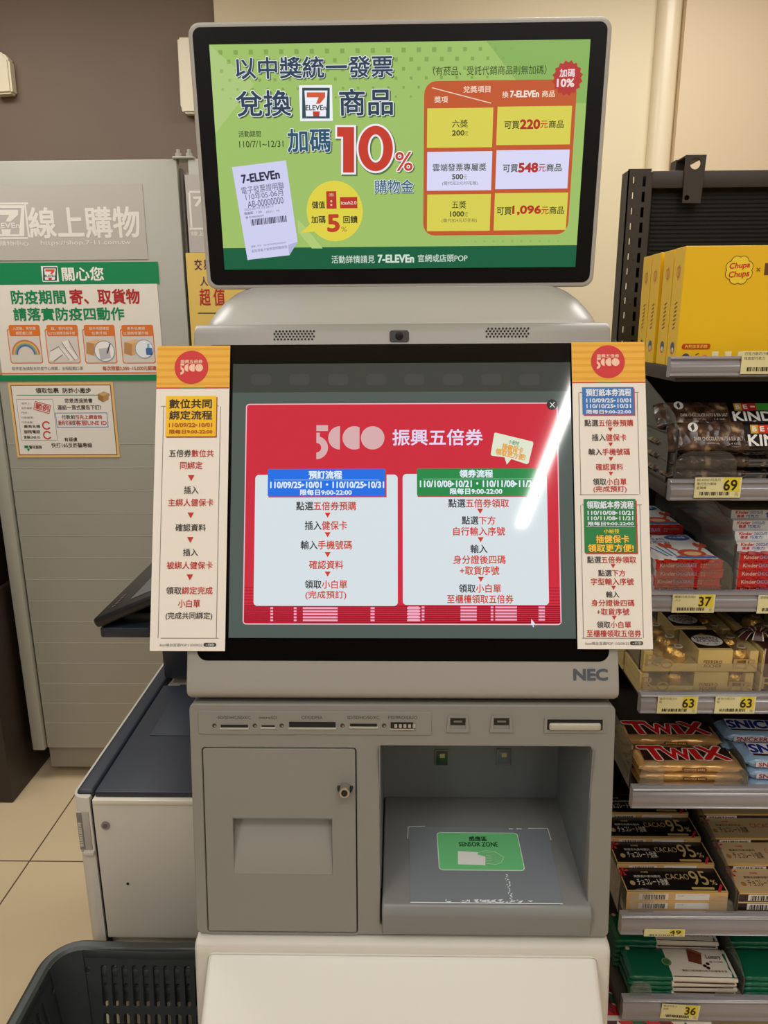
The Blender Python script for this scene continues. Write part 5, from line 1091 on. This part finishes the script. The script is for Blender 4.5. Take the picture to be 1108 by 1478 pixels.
for i in range(5): put(used(lx, i), lxx+(.002, 0, .001, -.001, 0)[i], SY+.018, zs+i*.0094, ('lowest', 'second', 'third', 'fourth', 'topmost')[i]+' green and cream chocolate pack of the front pile, counted upwards', 'chocolate pack', LG, (0, .01, -.01, 0, -.02)[i])
for i in range(6): put(copy_tree(lx), lxx-.006, SY+.08, zs+i*.0094, ('lowest', 'second', 'third', 'fourth', 'fifth', 'topmost')[i]+' green and cream chocolate pack of the rear pile, counted upwards', 'chocolate pack', LG, (0, 0, 0, 0, 0, -.02)[i])
lg = luxury(True); LGG = 'plain green chocolate packs'
for i in range(5): put(used(lg, i), .551+.086, SY+.018, zs+i*.0094, ('lowest', 'second', 'third', 'fourth', 'topmost')[i]+' plain green pack, counted upwards, of the front pile at the right edge', 'chocolate pack', LGG, (0, .01, 0, 0, -.03)[i])
for i in range(6): put(copy_tree(lg), .551+.084, SY+.08, zs+i*.0094, ('lowest', 'second', 'third', 'fourth', 'fifth', 'topmost')[i]+' plain green pack, counted upwards, of the rear pile at the right edge', 'chocolate pack', LGG)
clear_stop(.366, .40, zs, .05, r=.016); clear_stop(.50, .542, zs, .042, r=.018); divider(.546, zs, .066, slope=.1)

# --- patterned carton under the lowest shelf
p = MB(None, gloss); p.cube(.328, .50, .955, 1.2, 0, .330, gloss((214, 208, 196)), .001); p.base = .0004; cols = ((24, 100, 70), (196, 40, 52), (70, 30, 60), (226, 222, 214), (120, 40, 50))
for f_, W_, H_ in ((Frame((.328, .955, 0), (1, 0, 0), (0, 0, 1), True), 172, 330), (Frame((.328, .955, .330), (1, 0, 0), (0, 1, 0), True), 172, 245)):
    p.f = f_; rnd = random.Random(8); st = 21.5
    for j in range(int(H_/st)):
        for i in range(8):
            x, y = i*st, H_-(j+1)*st; c1, c2 = rnd.choice(cols), rnd.choice(cols); p.poly([(x, y), (x+st, y), (x, y+st)], c1, 1); p.poly([(x+st, y), (x+st, y+st), (x, y+st)], c2, 1)
tag(p.obj('gift_carton', loc=(.414, 1.0775, 0), smooth=False), 'carton with green, red and white triangles under the lowest rail', 'carton')

# ================================================================== ceiling lamps (above and behind the camera; one is mirrored in the touch screen, the other added for light)
M_lampw = mat('lamp_housing', (225, 222, 214), .5)
for x, lab in ((.705, 'white ceiling batten whose tube is mirrored as the slanting streak in the touch screen'), (-1.35, 'added white ceiling batten over the left of the shop floor, outside the frame')):
    r = thing('ceiling_lamp', lab, 'lamp', (x, -1.66, CEIL), 'ceiling battens')
    MB().cube(x-.04, x+.04, -2.5, -.82, CEIL-.05, CEIL, M_lampw, .005).obj('housing', r)
    for yy in (-2.47, -.85): MB().cube(x-.018, x+.018, yy-.012, yy+.012, CEIL-.085, CEIL-.05, M_lampw, .002).obj('tube_holder', r)
